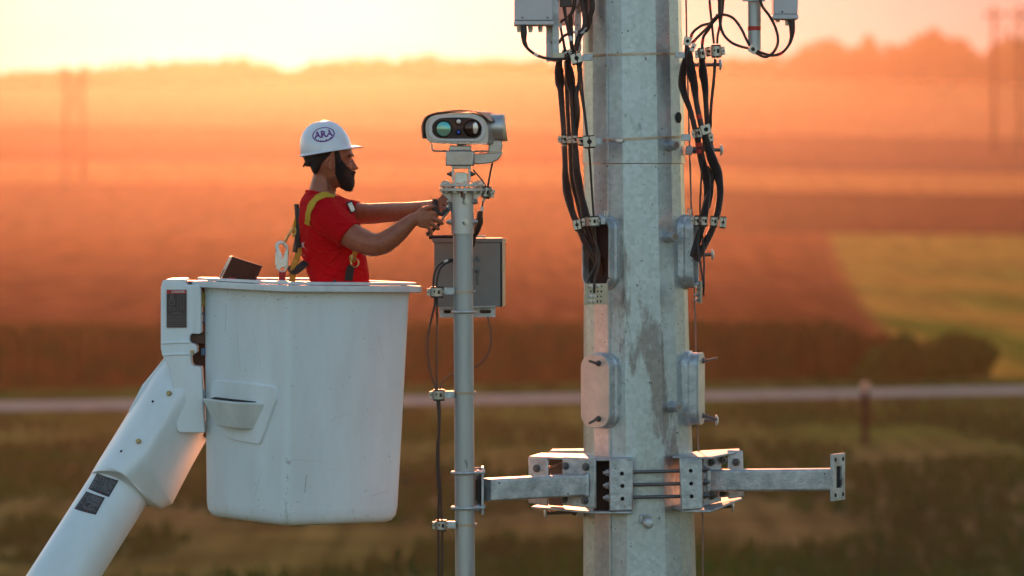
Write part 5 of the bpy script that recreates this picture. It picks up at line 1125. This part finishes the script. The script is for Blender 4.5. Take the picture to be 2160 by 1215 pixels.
cable('slim_cable', [(1193, 128, 18.14, 3), (1196, 200, 18.14, 4.5), (1199, 262, 18.14, 4.5), (1203, 320, 18.14, 4.5), (1207, 380, 18.14, 5), (1220, 435, 18.14, 4), (1228, 470, 18.14, 4), (1246, 545, 18.14, 3.5)], .008, 'narrow dark cable hidden between the two left conduits', group=GL, mt=tape)
cable('slim_cable', [(1221, 128, 18.08, 3), (1222, 170, 18.08, 4.5), (1216, 200, 18.08, 5), (1219, 240, 18.08, 5), (1214, 290, 18.12, 5), (1218, 345, 18.12, 5), (1226, 400, 18.12, 4), (1240, 450, 18.1, 3.5), (1258, 520, 18.1, 3)], .008, 'dark wrapped cable between the conduits and the pole face', group=GL, mt=tape)
cable('slim_cable', [(1218, 130, 18.03), (1224, 185, 18.03), (1232, 235, 18.02), (1238, 285, 18.0), (1243, 320, 18.01), (1247, 380, 18.03), (1251, 440, 18.03), (1254, 480, 18.02), (1260, 540, 18.02), (1258, 556, 18.0), (1243, 585, 17.98), (1239, 604, 17.97), (1240, 618, 17.97)], .0048, 'thin black cable running down the pole face to the left earthing plate', group=GL)
cable('slim_cable', [(1225, 130, 18.05), (1229, 190, 18.05), (1237, 262, 18.02), (1240, 290, 18.0)], .0038, 'short thin black cable close behind the single thin cable on the pole face', group=GL)
cable('slim_cable', [(1246, 478, 18.05), (1262, 530, 18.0), (1263, 556, 17.99), (1256, 585, 17.98), (1254, 604, 17.97), (1254, 618, 17.97)], .0050, 'thin black earth lead ending on the middle bolts of the left earthing plate', group=GL)
cable('slim_cable', [(1238, 478, 18.06), (1254, 515, 18.04), (1270, 545, 18.1), (1282, 560, 18.2)], .0030, 'faint thin cable vanishing into the left hand hole', group=GL)
# tops of the left cables, coming down from above the frame
for pts, lb in ((((1243, -60, 18.1, 4), (1249, 10, 18.1, 6), (1245, 35, 18.1, 5), (1240, 62, 18.1, 3), (1222, 72, 18.1, 3), (1214, 95, 18.08, 3), (1213, 112, 18.05, 3)), 'black cable with taped neck coming down closest to the pole at the top'),
                (((1222, -60, 18.05, 3), (1228, 10, 18.05, 4), (1233, 45, 18.04, 4), (1226, 64, 18.03, 3), (1205, 69, 18.02, 3), (1188, 77, 18.02, 3), (1180, 90, 18.05, 3)), 'black cable bending left under the radio boxes at the top'),
                (((1190, 14, 18.0, 4), (1194, 40, 18.0, 3.2), (1200, 70, 18.0, 3.2), (1208, 98, 18.0, 3.2), (1210, 112, 18.02, 3.2)), 'straight black cable leaving the small box beside the left post'),
                (((1214, -50, 18.03, 4), (1211, 12, 18.03, 4), (1200, 35, 18.03, 3), (1184, 46, 18.02, 2.6), (1183, 60, 18.02, 2.6), (1188, 85, 18.02, 2.8), (1192, 108, 18.03, 3)), 'black cable looped left around the upper left post'),
                (((1202, 30, 18.12, 5), (1204, 60, 18.12, 5), (1205, 90, 18.1, 4), (1208, 112, 18.1, 3.5)), 'short thick black cable behind the left clamps'),
                (((1236, -60, 18.14, 5), (1234, 20, 18.14, 6), (1238, 55, 18.12, 4), (1226, 76, 18.1, 3), (1216, 108, 18.1, 3)), 'black cable hanging between the left mounting posts')):
    cable('feeder_cable', pts, .006, lb, group='cables at the top left of the pole', parts=[(whitet, .62, 1.12)])
cable('feeder_cable', [(1104, 52, 17.95, 6.5), (1105, 70, 17.95, 7), (1106, 88, 17.95, 5), (1113, 102, 17.95, 3.3), (1128, 114, 17.96, 3), (1145, 121, 17.97, 3), (1168, 125, 17.98, 3), (1190, 124, 18.0, 3), (1200, 118, 18.02, 3)], .006, 'black cable sweeping from the left radio box to the left clamps', group='cables at the top left of the pole', parts=[(whitet, .52, 1.15)])
# right side
yr = 18.12
cable('taped_cable', [(1449, 92, yr, 4), (1448, 115, yr, 6), (1441, 150, yr, 8.5), (1439, 178, yr, 9), (1444, 200, yr, 7.5), (1457, 235, yr, 6), (1466, 272, yr, 6), (1473, 300, yr, 7), (1482, 345, yr, 9), (1489, 372, yr, 9.5), (1492, 400, yr, 8), (1490, 430, yr, 7), (1486, 462, yr, 7), (1474, 500, yr, 8), (1462, 540, 18.16, 8)], .012, 'leftmost black conduit on the right side of the pole with red tape below the clamp', group=GR, mt=tape, ribs=True, parts=[(redt, .475, 1.12), (redt, .505, 1.12)])
cable('taped_cable', [(1456, 100, yr - .04, 5), (1455, 125, yr - .04, 8), (1459, 155, yr - .04, 11), (1464, 178, yr - .04, 9), (1469, 215, yr - .04, 6.2), (1476, 250, yr - .04, 6.5), (1486, 285, yr - .04, 7), (1500, 330, yr - .03, 11), (1512, 360, yr - .03, 11), (1519, 395, yr - .03, 8), (1517, 430, yr - .03, 7.5), (1508, 468, yr - .03, 7.5), (1492, 505, yr, 8), (1468, 550, 18.14, 8)], .012, 'thickest black conduit bowing outward on the right of the pole, red tape above its clamp', group=GR, mt=tape, ribs=True, parts=[(redt, .315, 1.12)])
cable('taped_cable', [(1481, 112, 18.14, 4), (1481, 128, 18.14, 7), (1483, 155, 18.14, 10), (1487, 180, 18.14, 8), (1489, 215, 18.14, 6), (1492, 258, 18.14, 6), (1496, 290, 18.16, 6), (1502, 330, 18.16, 6), (1500, 400, 18.16, 5), (1493, 440, 18.16, 5)], .012, 'middle black wrapped conduit on the right with a bulge under the upper clamp', group=GR, mt=tape, ribs=True)
cable('slim_cable', [(1509, 124, 18.1, 3), (1505, 175, 18.1, 3.2), (1500, 225, 18.1, 3), (1498, 272, 18.12, 3), (1492, 300, 18.14, 3)], .006, 'thin straight cable hanging from the round upper right clamp', group=GR)
cable('slim_cable', [(1509, 330, 18.16), (1505, 380, 18.1), (1484, 430, 18.04), (1477, 480, 18.06), (1472, 520, 18.05), (1478, 560, 18.02), (1482, 590, 18.0), (1481, 606, 18.0)], .0042, 'thin lead crossing the right conduits down to the right earthing plate', group=GR)
cable('slim_cable', [(1484, 300, 18.1), (1478, 400, 18.1), (1477, 450, 18.1), (1482, 500, 18.1), (1485, 540, 18.06), (1485, 590, 18.0), (1484, 622, 18.0)], .0036, 'thin straight lead on the outer side of the right hand hole', group=GR)
cable('slim_cable', [(1494, 350, 18.14), (1503, 400, 18.14), (1496, 430, 18.14), (1480, 460, 18.14)], .0036, 'short thin cable between the right conduits', group=GR)
GT = 'looped cables at the top right'
cable('feeder_cable', [(1521, -50, 18.1, 5), (1519, 10, 18.1, 4), (1517, 30, 18.1, 3.2), (1503, 47, 18.1, 3), (1480, 54, 18.1, 3), (1462, 68, 18.1, 3), (1456, 84, 18.1, 3)], .006, 'black cable arching low to the square clamp at the pole edge', group=GT, parts=[(redt, .93, 1.15)])
cable('feeder_cable', [(1459, 92, 18.06, 3), (1474, 76, 18.06, 3), (1492, 58, 18.05, 3), (1508, 38, 18.05, 3), (1526, 31, 18.05, 3), (1546, 38, 18.04, 3), (1562, 58, 18.03, 3), (1575, 84, 18.02, 3), (1584, 100, 18.0, 3)], .006, 'black cable forming the high arch between the two square clamps', group=GT, parts=[(redt, .06, 1.15)])
cable('feeder_cable', [(1516, -50, 18.07, 4), (1518, 15, 18.07, 4), (1519, 48, 18.07, 3), (1526, 72, 18.06, 3), (1542, 89, 18.05, 3), (1562, 98, 18.03, 3), (1580, 102, 18.0, 3)], .006, 'black cable sagging right from the bundle into the square clamp', group=GT)
cable('feeder_cable', [(1597, -40, 17.98, 3), (1606, 8, 17.98, 3), (1624, 35, 17.98, 3), (1637, 62, 17.98, 3), (1641, 88, 17.98, 3), (1633, 108, 17.98, 3), (1616, 120, 17.98, 3), (1599, 114, 17.99, 3), (1588, 106, 18.0, 3)], .006, 'black cable making the big loop right of the antenna pipe', group=GT)
cable('feeder_cable', [(1670, 42, 17.98, 7), (1671, 62, 17.98, 6.5), (1669, 82, 17.98, 4), (1662, 98, 17.98, 3), (1648, 112, 17.98, 3), (1628, 117, 17.98, 3), (1606, 111, 17.99, 3), (1590, 104, 18.0, 3)], .006, 'black cable with a taped neck under the right radio box', group=GT, parts=[(redt, .60, 1.15)])
cable('feeder_cable', [(1496, -40, 18.1, 4), (1497, 5, 18.1, 2.6), (1501, 45, 18.1, 2.6), (1506, 92, 18.1, 2.6)], .005, 'thin straight cable dropping into the round upper right clamp, left of its twin', group=GT, parts=[(redt, .45, 1.15)])
cable('feeder_cable', [(1528, -40, 18.12, 4), (1524, 10, 18.12, 4), (1520, 48, 18.1, 2.8), (1514, 74, 18.1, 2.6), (1513, 92, 18.1, 2.6)], .005, 'thin cable dropping into the round upper right clamp, right of its twin', group=GT, parts=[(redt, .6, 1.15)])
cable('feeder_cable', [(1514, 30, 18.14, 3), (1495, 62, 18.14, 3), (1484, 78, 18.14, 3), (1481, 102, 18.14, 3)], .005, 'short black cable bending down to the middle upper right clamp', group=GT, parts=[(redt, .8, 1.15)])
# mast cables
cable('data_cable', [(957, 546, 17.76), (940, 551, 17.74), (925, 560, 17.72), (916, 578, 17.71), (914, 604, 17.71), (917, 640, 17.71), (906, 690, 17.71), (902, 735, 17.71), (906, 775, 17.71), (917, 812, 17.71), (921, 835, 17.71)], .0042, 'black cable bowing out to the left between the two upper mast clamps', group=GM, parts=[(whitet, .10, 1.15)])
cable('data_cable', [(957, 550, 17.78), (938, 557, 17.75), (926, 572, 17.73), (921, 604, 17.72), (922, 650, 17.72), (922, 720, 17.72), (921, 780, 17.72), (923, 835, 17.72)], .0042, 'straight black cable between the two upper mast clamps', group=GM)
cable('data_cable', [(1028, 668, 17.9), (1034, 695, 17.9), (1035, 725, 17.9), (1026, 752, 17.88), (1006, 772, 17.86), (980, 782, 17.84), (955, 788, 17.80), (938, 800, 17.76), (929, 816, 17.73), (926, 835, 17.72)], .0036, 'black cable looping from the electrical box behind the mast', group=GM)
cable('data_cable', [(922, 835, 17.70), (925, 870, 17.70), (926, 905, 17.70), (922, 945, 17.70), (923, 990, 17.70), (926, 1040, 17.70), (924, 1097, 17.70), (925, 1150, 17.70), (924, 1260, 17.7)], .0052, 'left black cable of the pair hanging down to the lowest mast clamp', group=GM)
cable('data_cable', [(926, 835, 17.71), (928, 870, 17.71), (927, 905, 17.71), (925, 945, 17.71), (926, 990, 17.71), (930, 1040, 17.71), (932, 1097, 17.71), (933, 1150, 17.71), (932, 1260, 17.71)], .0046, 'right black cable of the pair hanging down to the lowest mast clamp', group=GM)
cable('data_cable', [(1039, 344, 17.74), (1034, 365, 17.74), (1029, 392, 17.74), (1023, 412, 17.74)], .0036, 'black cable running straight down from the camera arm to its clamp', group=GM)
cable('data_cable', [(998, 358, 17.74), (1010, 372, 17.74), (1020, 385, 17.74), (1026, 398, 17.74)], .0032, 'black cable slanting from the camera tilt bracket to its clamp', group=GM)
cable('data_cable', [(1023, 412, 17.745), (1018, 430, 17.745), (1016, 448, 17.745)], .0036, 'short black cable with white tags below the camera clamp', group=GM, parts=[(whitet, .25, 1.7), (whitet, .8, 1.7)])
cable('cable_sleeve', [(1015, 446, 17.75, 5), (1012, 452, 17.75, 6.5), (1011, 468, 17.76, 8), (1005, 485, 17.77, 8), (999, 500, 17.78, 6), (996, 520, 17.80, 5)], .012, 'black braided sleeve tucked behind the mast above the electrical box', cat='cable sleeve', group=GM, mt=tape)

clampm = mat('clamp_steel', (.48, .46, .43), .32, .85, scale=60, amt=.25)
def clamp(px, py, w_, h, rot, y, label, grom=True, hole=True, group='steel cable clamps', stub=None, name='cable_clamp'):
    o = empty(name, P(px, py, y), label, 'cable clamp', group); M_ = Matrix.Rotation(R(rot), 3, 'Y'); c = P(px, py, y); W, H_ = w_ * .002, h * .002; D_ = W * .9
    mb = MB(); t_ = .0016
    def bx(x0, x1, z0, z1, y0, y1): mb.box(c + M_ @ Vector(((x0 + x1) / 2, (y0 + y1) / 2, (z0 + z1) / 2)), (x1 - x0, y1 - y0, z1 - z0), M_)
    bx(-W / 2, W / 2, -H_ / 2, H_ / 2, -D_ / 2, -D_ / 2 + t_); bx(-W / 2, -W / 2 + t_, -H_ / 2, H_ / 2, -D_ / 2 + t_, D_ / 2); bx(W / 2 - t_, W / 2, -H_ / 2, H_ / 2, -D_ / 2 + t_, D_ / 2)
    mb.build('clamp_shell', clampm, o, bevel=.0008)
    if hole:
        r_ = min(W, H_) * .24; mb = MB(); q0 = c + M_ @ Vector((0, -D_ / 2 - .0006, 0)); mb.tube([q0, q0 + Vector((0, .0004, 0))], r_, 16); mb.build('clamp_hole', hole_m, o)
    if grom:
        mb = MB(); u = M_ @ Vector((0, 0, 1)); mb.tube([c - u * (H_ / 2 + .006), c - u * (H_ / 2 + .001), c + u * (H_ / 2 + .001), c + u * (H_ / 2 + .005)], [W * .42, W * .46, W * .46, W * .44], 18); mb.build('grommet', blk, o)
    if stub:
        mb = MB(); a = P(stub[0], stub[1], stub[3] if len(stub) > 3 else y); mb.box(a, (stub[2] * .002, .028, H_ * .7)); mb.box(a + Vector((stub[2] * .0007, -.015, 0)), (.004, .003, H_ * .5)); mb.build('clamp_bracket', galv2, o, bevel=.001)
    return o
def clamp_round(px, py, w_, h, rot, y, label, group='steel cable clamps', stub=None, tabs=(-1,)):
    o = empty('cable_clamp', P(px, py, y), label, 'cable clamp', group); M_ = Matrix.Rotation(R(rot), 3, 'Y'); c = P(px, py, y); u = M_ @ Vector((0, 0, 1)); sd = M_ @ Vector((1, 0, 0)); r_ = w_ * .001; H_ = h * .002
    mb = MB(); mb.tube([c - u * H_ * .42, c - u * H_ * .42, c + u * H_ * .42, c + u * H_ * .42], [r_ * .9, r_, r_, r_ * .9], 24); mb.build('clamp_shell', clampm, o)
    mb = MB(); mb.tube([c - u * (H_ / 2 + .004), c + u * (H_ / 2 + .003)], r_ * .88, 20); mb.build('grommet', blk, o)
    mb = MB(); mb.box(c - Vector((0, r_ + .0005, 0)) + sd * r_ * .25, (.009, .0012, H_ * .38), M_); mb.box(c - Vector((0, r_ + .0005, 0)) - sd * r_ * .35 + u * .003, (.006, .0012, H_ * .2), M_); mb.build('clamp_slot', hole_m, o)
    for s in tabs:
        mb = MB(); mb.box(c + sd * s * (r_ + .006), (.012, .018, H_ * .75), M_); t_ = mb.build('clamp_tab', clampm, o, bevel=.001); mb = MB(); q0 = c + sd * s * (r_ + .006) - Vector((0, .0098, 0)); mb.tube([q0, q0 + Vector((0, .0006, 0))], .0035, 12); mb.build('clamp_hole', hole_m, t_)
    mb = MB(); mb.tube([c - Vector((0, r_ * .7, 0)) + sd * r_ * .9 + u * .002, c - Vector((0, r_ * 1.2, 0)) + sd * r_ * .9 + u * .002], .0035, 10); mb.build('clamp_screw', steel, o)
    if stub:
        mb = MB(); a = P(stub[0], stub[1], y); mb.box(a, (stub[2] * .002, .026, H_ * .72)); mb.box(a + Vector((stub[2] * .0008, -.014, 0)), (.006, .004, H_ * .5)); mb.build('clamp_bracket', galv2, o, bevel=.001)
    return o
def mband(py, label):
    mb = MB(); mb.loft([[P(mc(py), py, YM) + Vector((r_ * math.sin(R(a)), -r_ * math.cos(R(a)), z)) for a in range(0, 360, 10)] for r_, z in ((.0418, -.005), (.0432, -.005), (.0432, .005), (.0418, .005))], cap=False)
    o = tag(mb.build('mast_band', bandm), label, 'strap band', 'strap bands round the slim mast'); mb = MB(); mb.tube([P(mc(py) + 21, py - 1, YM), P(mc(py) + 25.5, py - 1, YM)], .006, 10); mb.build('band_screw', steel, o)
mband(616, 'upper steel band round the mast in front of the electrical box'); mband(829, 'middle steel band round the mast level with the gravel road'); mband(1107, 'lowest steel band round the mast under the stand-off collar')
clamp_round(922, 616, 30, 20, 0, 17.71, 'steel clamp holding two cables left of the mast before the electrical box', stub=(948, 614, 22))
clamp_round(926, 833, 28, 20, 0, 17.71, 'steel clamp with black grommet left of the mast level with the gravel road', stub=(949, 832, 20))
clamp_round(931, 1108, 25, 20, 0, 17.70, 'lowest steel clamp left of the mast under the stand-off collar', stub=(953, 1107, 18))
clamp_round(1026, 405, 22, 22, 14, 17.74, 'tilted round steel clamp right of the flange below the camera', tabs=(1,))
clamp(1216, 123, 24, 20, -14, 18.02, 'square clamp with hole against the pole at the left end of the upper strap', stub=(1239, 121, 22)); clamp_round(1196, 116, 16, 18, -40, 18.06, 'small bright clamp between the left post and the pole at the upper strap', tabs=(1,))
clamp(1190, 113, 12, 14, 20, 18.08, 'smallest clamp on the left post at the top', grom=False)
clamp(1243, 299, 26, 22, -4, 17.99, 'square clamp with big hole at the left end of the lower strap', stub=(1262, 298, 16)); clamp_round(1212, 294, 14, 18, 0, 18.08, 'clamp round the second left conduit at the lower strap'); clamp_round(1190, 294, 14, 18, 0, 18.08, 'outermost left clamp round the outer conduit at the lower strap')
clamp_round(1200, 296, 10, 15, 0, 18.13, 'half hidden clamp between the two left conduits', tabs=()); clamp_round(1226, 298, 12, 16, 0, 18.06, 'narrow clamp left of the big square clamp at the lower strap', tabs=())
clamp(1217, 474, 16, 20, -12, 18.04, 'tilted clamp with a hole at the left of the left hand-hole row'); clamp_round(1250, 467, 32, 20, -3, 18.0, 'wide steel clamp over the left hand hole', stub=(1272, 466, 10)); clamp_round(1229, 470, 12, 19, -10, 18.05, 'narrow clamp squeezed beside the wide clamp at the left hand hole', tabs=())
clamp(1450, 87, 16, 18, 8, 18.05, 'small square clamp at the pole edge on the upper right', grom=False, stub=(1434, 116, 20)); clamp_round(1480, 113, 16, 22, -10, 18.09, 'middle steel clamp of the upper right row', tabs=(-1,)); clamp_round(1511, 108, 24, 24, -3, 18.08, 'big round clamp with black underside at the upper right', tabs=(1,))
clamp_round(1494, 109, 12, 16, -12, 18.12, 'small link clamp left of the big round clamp', tabs=()); clamp(1462, 100, 10, 18, 25, 18.06, 'narrow slanted clamp below the small square clamp at the pole edge', grom=False)
clamp(1588, 104, 18, 18, 32, 17.98, 'square clamp turned on its corner at the foot of the antenna pipe', grom=False)
clamp(1489, 273, 20, 20, -16, 18.02, 'bright square clamp with a hole on the right conduits', grom=False, stub=(1447, 290, 20)); clamp_round(1472, 281, 14, 20, -16, 18.05, 'clamp left of the bright square clamp on the right conduits', tabs=(-1,)); clamp(1500, 290, 10, 16, -10, 18.1, 'pale narrow clamp just right of the bright square clamp', grom=False)
clamp_round(1470, 466, 14, 20, 2, 18.06, 'first clamp from the pole in the right hand-hole row', tabs=(-1,)); clamp_round(1486, 466, 16, 20, 2, 18.04, 'second clamp from the pole in the right hand-hole row', tabs=()); clamp_round(1506, 467, 18, 20, 3, 18.03, 'third clamp from the pole, round the thickest right conduit', tabs=()); clamp(1525, 469, 14, 20, 6, 18.06, 'outermost clamp of the right hand-hole row', stub=None)
# hanger hooks above the hand holes
for pts, lb in (([(1285, 456, 18.06), (1276, 458, 18.02), (1272, 462, 18.0), (1271, 472, 18.0)], 'bent steel hook over the top of the left hand hole'), ([(1441, 455, 18.10), (1453, 455, 18.09), (1461, 458, 18.07), (1464, 470, 18.06)], 'bent steel hook over the top of the right hand hole')):
    mb = MB(); mb.tube(sm([P(*p) for p in pts], 4), .0038, 8); o = tag(mb.build('hook_bracket', clampm), lb, 'bracket')
    for dx in (0, 5): mb = MB(); q0 = P(pts[1][0] - 1 + dx, pts[1][1] + 2, pts[1][2]); mb.tube([q0, q0 + Vector((0, 0, .030))], .0028, 8); mb.hexnut(q0 + Vector((0, 0, .026)), (0, 0, 1), .0055, .005); mb.build('bolt', steel, o)

# earthing plates
def earth(cx, cy, w_, h, ax, y, label, edge=False):
    o = empty('earthing_plate', P(cx, cy, y), label, 'earthing plate'); c = P(cx, cy, y); u = Vector(ax).normalized(); n_ = Vector((u.y, -u.x, 0)); n_ = n_ if n_.y < 0 or edge else -n_; up = (Vector((0, 0, 1)) + u * .05).normalized()
    mb = MB(); W, H_ = w_ * .001, h * .001; mb.slab([c - u * W - up * H_, c + u * W - up * H_, c + u * W + up * H_, c - u * W + up * H_], -n_ * .006); p_ = mb.build('plate', mat('earth_bar_metal', (.50, .44, .32), .45, .5, n1=(.42, .37, .28), scale=20), o, bevel=.0012)
    for i in range(4):
        for j in range(4):
            q0 = c + u * W * (-.45 + .30 * i) + up * H_ * (.72 - .48 * j) + n_ * .0004
            mb = MB(); mb.loft([[q0 + u * a * .0035 + up * b_ * (.0052 if j in (1, 3) else .0035) for a, b_ in ((math.cos(t_), math.sin(t_)) for t_ in [k * math.pi / 5 for k in range(10)])], [q0 + n_ * .0004 + u * a * .0035 + up * b_ * (.0052 if j in (1, 3) else .0035) for a, b_ in ((math.cos(t_), math.sin(t_)) for t_ in [k * math.pi / 5 for k in range(10)])]]); mb.build('slot', hole_m, p_)
    for (i, j) in ((0, 2), (1, 2), (0, 3), (1, 3), (0, 0), (2, 0)):
        q0 = c + u * W * (-.48 + .32 * i) + up * H_ * (.72 - .48 * j); mb = MB(); mb.bolt(q0 + n_ * .001, n_, .0068, .008); mb.build('bolt', steel, o)
    return o
earth(1257, 620, 52, 44, (1, .35, 0), 17.975, 'pale drilled earthing plate with bolts under the left hand hole')
earth(1474, 616, 52, 46, (.12, -.99, 0), 18.02, 'earthing plate seen edge on under the right hand hole', edge=True)

# ------------------------------------------------------------------ radio units, posts and antenna pipe at the top
rp = mat('radio_paint', (.56, .54, .54), .5, .05, n1=(.50, .48, .48), scale=6, dark=((.30, .2, .15), 30, .74, (1, 1, 1)))
ra_ = empty('radio_unit', P(1125, 0, 18.0), 'pale grey radio box with connectors under it at the top left of the pole', 'radio unit')
def bxp(x0, x1, y0, y1, d0, d1): mb = MB(); a, b_ = P(x0, y0, d0), P(x1, y1, d0); mb.box(((a.x + b_.x) / 2, (d0 + d1) / 2, (a.z + b_.z) / 2), (abs(b_.x - a.x), d1 - d0, abs(a.z - b_.z))); return mb
bxp(1085, 1166, -160, 43, 17.95, 18.12).build('radio_case', rp, ra_, bevel=.004); bxp(1084, 1168, 44, 52.5, 17.945, 18.125).build('base_flange', rp, ra_, bevel=.003)
for px in (1095, 1119, 1140):
    mb = MB(); mb.tube([P(px, 52.5, 18.0), P(px, 57, 18.0)], .008, 14); mb.hexnut(P(px, 56, 18.0), (0, 0, -1), .0115, .013); mb.tube([P(px, 62, 18.0), P(px, 68, 18.0)], .0092, 14); mb.build('connector', clampm, ra_)
for px in (1102, 1155): mb = MB(); mb.tube([P(px, 37, 17.946), P(px, 37, 17.950)], .004, 12); mb.build('screw', dark_steel, ra_)
ra2 = empty('radio_unit', P(1658, 0, 18.0), 'grey radio box hanging at the top right beyond the antenna pipe', 'radio unit')
bxp(1632, 1683, -160, 30, 17.96, 18.10).build('radio_case', rp, ra2, bevel=.004); bxp(1630, 1684.5, 30.5, 40, 17.955, 18.105).build('base_flange', rp, ra2, bevel=.003)
for px in (1640, 1660): mb = MB(); mb.hexnut(P(px, 40, 18.0), (0, 0, -1), .010, .012); mb.tube([P(px, 46, 18.0), P(px, 54 if px > 1650 else 47, 18.0)], .009, 14); mb.build('connector', clampm, ra2)
mb = MB(); mb.tube([P(1650, 25, 17.952), P(1650, 25, 17.958)], .0045, 12); mb.build('screw', dark_steel, ra2)
sp2 = empty('mounting_post', P(1165, 130, 18.06), 'vertical galvanised post beside the left radio box', 'post', 'posts at the top left')
bxp(1152, 1165, 53, 129, 18.06, 18.10).build('post_web', galv2, sp2, bevel=.001); bxp(1165, 1179, -160, 129, 18.02, 18.10).build('post_flange', galv2, sp2, bevel=.001); bxp(1166, 1190, 111, 122, 17.995, 18.02).build('clamp_plate', mat('pale_plate', (.58, .52, .40), .45, .4), sp2, bevel=.001)
sp3 = empty('mounting_post', P(1220, 108, 18.2), 'narrower galvanised post between the cables and the pole at the top', 'post', 'posts at the top left')
bxp(1213, 1226, -160, 108, 18.18, 18.24).build('post_flange', galv2, sp3, bevel=.001)
mb_ = bxp(1181, 1207, -60, 14, 18.02, 18.08); o = tag(mb_.build('terminal_box', mat('dark_housing', (.06, .045, .04), .5), bevel=.003), 'small dark box between the two left posts at the top edge', 'terminal box')
ra3 = empty('radio_unit', P(1195, 0, 18.2), 'dim grey radio box half hidden behind the left post and cables', 'radio unit')
bxp(1168, 1212, -160, 42, 18.22, 18.32).build('radio_case', rp, ra3, bevel=.004); bxp(1168, 1214, 42.5, 52, 18.215, 18.325).build('base_flange', rp, ra3, bevel=.003)
ap = empty('antenna_pipe', P(1592, 105, 18.04), 'round grey pipe with a red band at the top right', 'pipe')
mb = MB(); mb.tube([P(1591, -200, 18.06), P(1591.5, 106, 18.06)], .0275, 32); mb.build('pipe', galvp, ap)
mb = MB(); mb.tube([P(1591.2, 55.5, 18.06), P(1591.3, 64.5, 18.06)], .0282, 32); mb.build('red_band', redt, ap)
bxp(1566, 1614, -6, 3, 18.01, 18.02).build('pipe_clamp', galv2, ap, bevel=.002)
# bracket arms that carry posts and pipe, above the frame, back to the pole
for (a, b_, lb) in (((1172, -120, 18.06), (1240, -120, 18.25), 'horizontal bracket above the frame carrying the left post'), ((1591, -120, 18.06), (1430, -120, 18.25), 'horizontal bracket above the frame carrying the antenna pipe')):
    mb = MB(); mb.tube([P(*a), P(*b_)], .03, 16); tag(mb.build('pipe_bracket', galv2), lb, 'bracket')
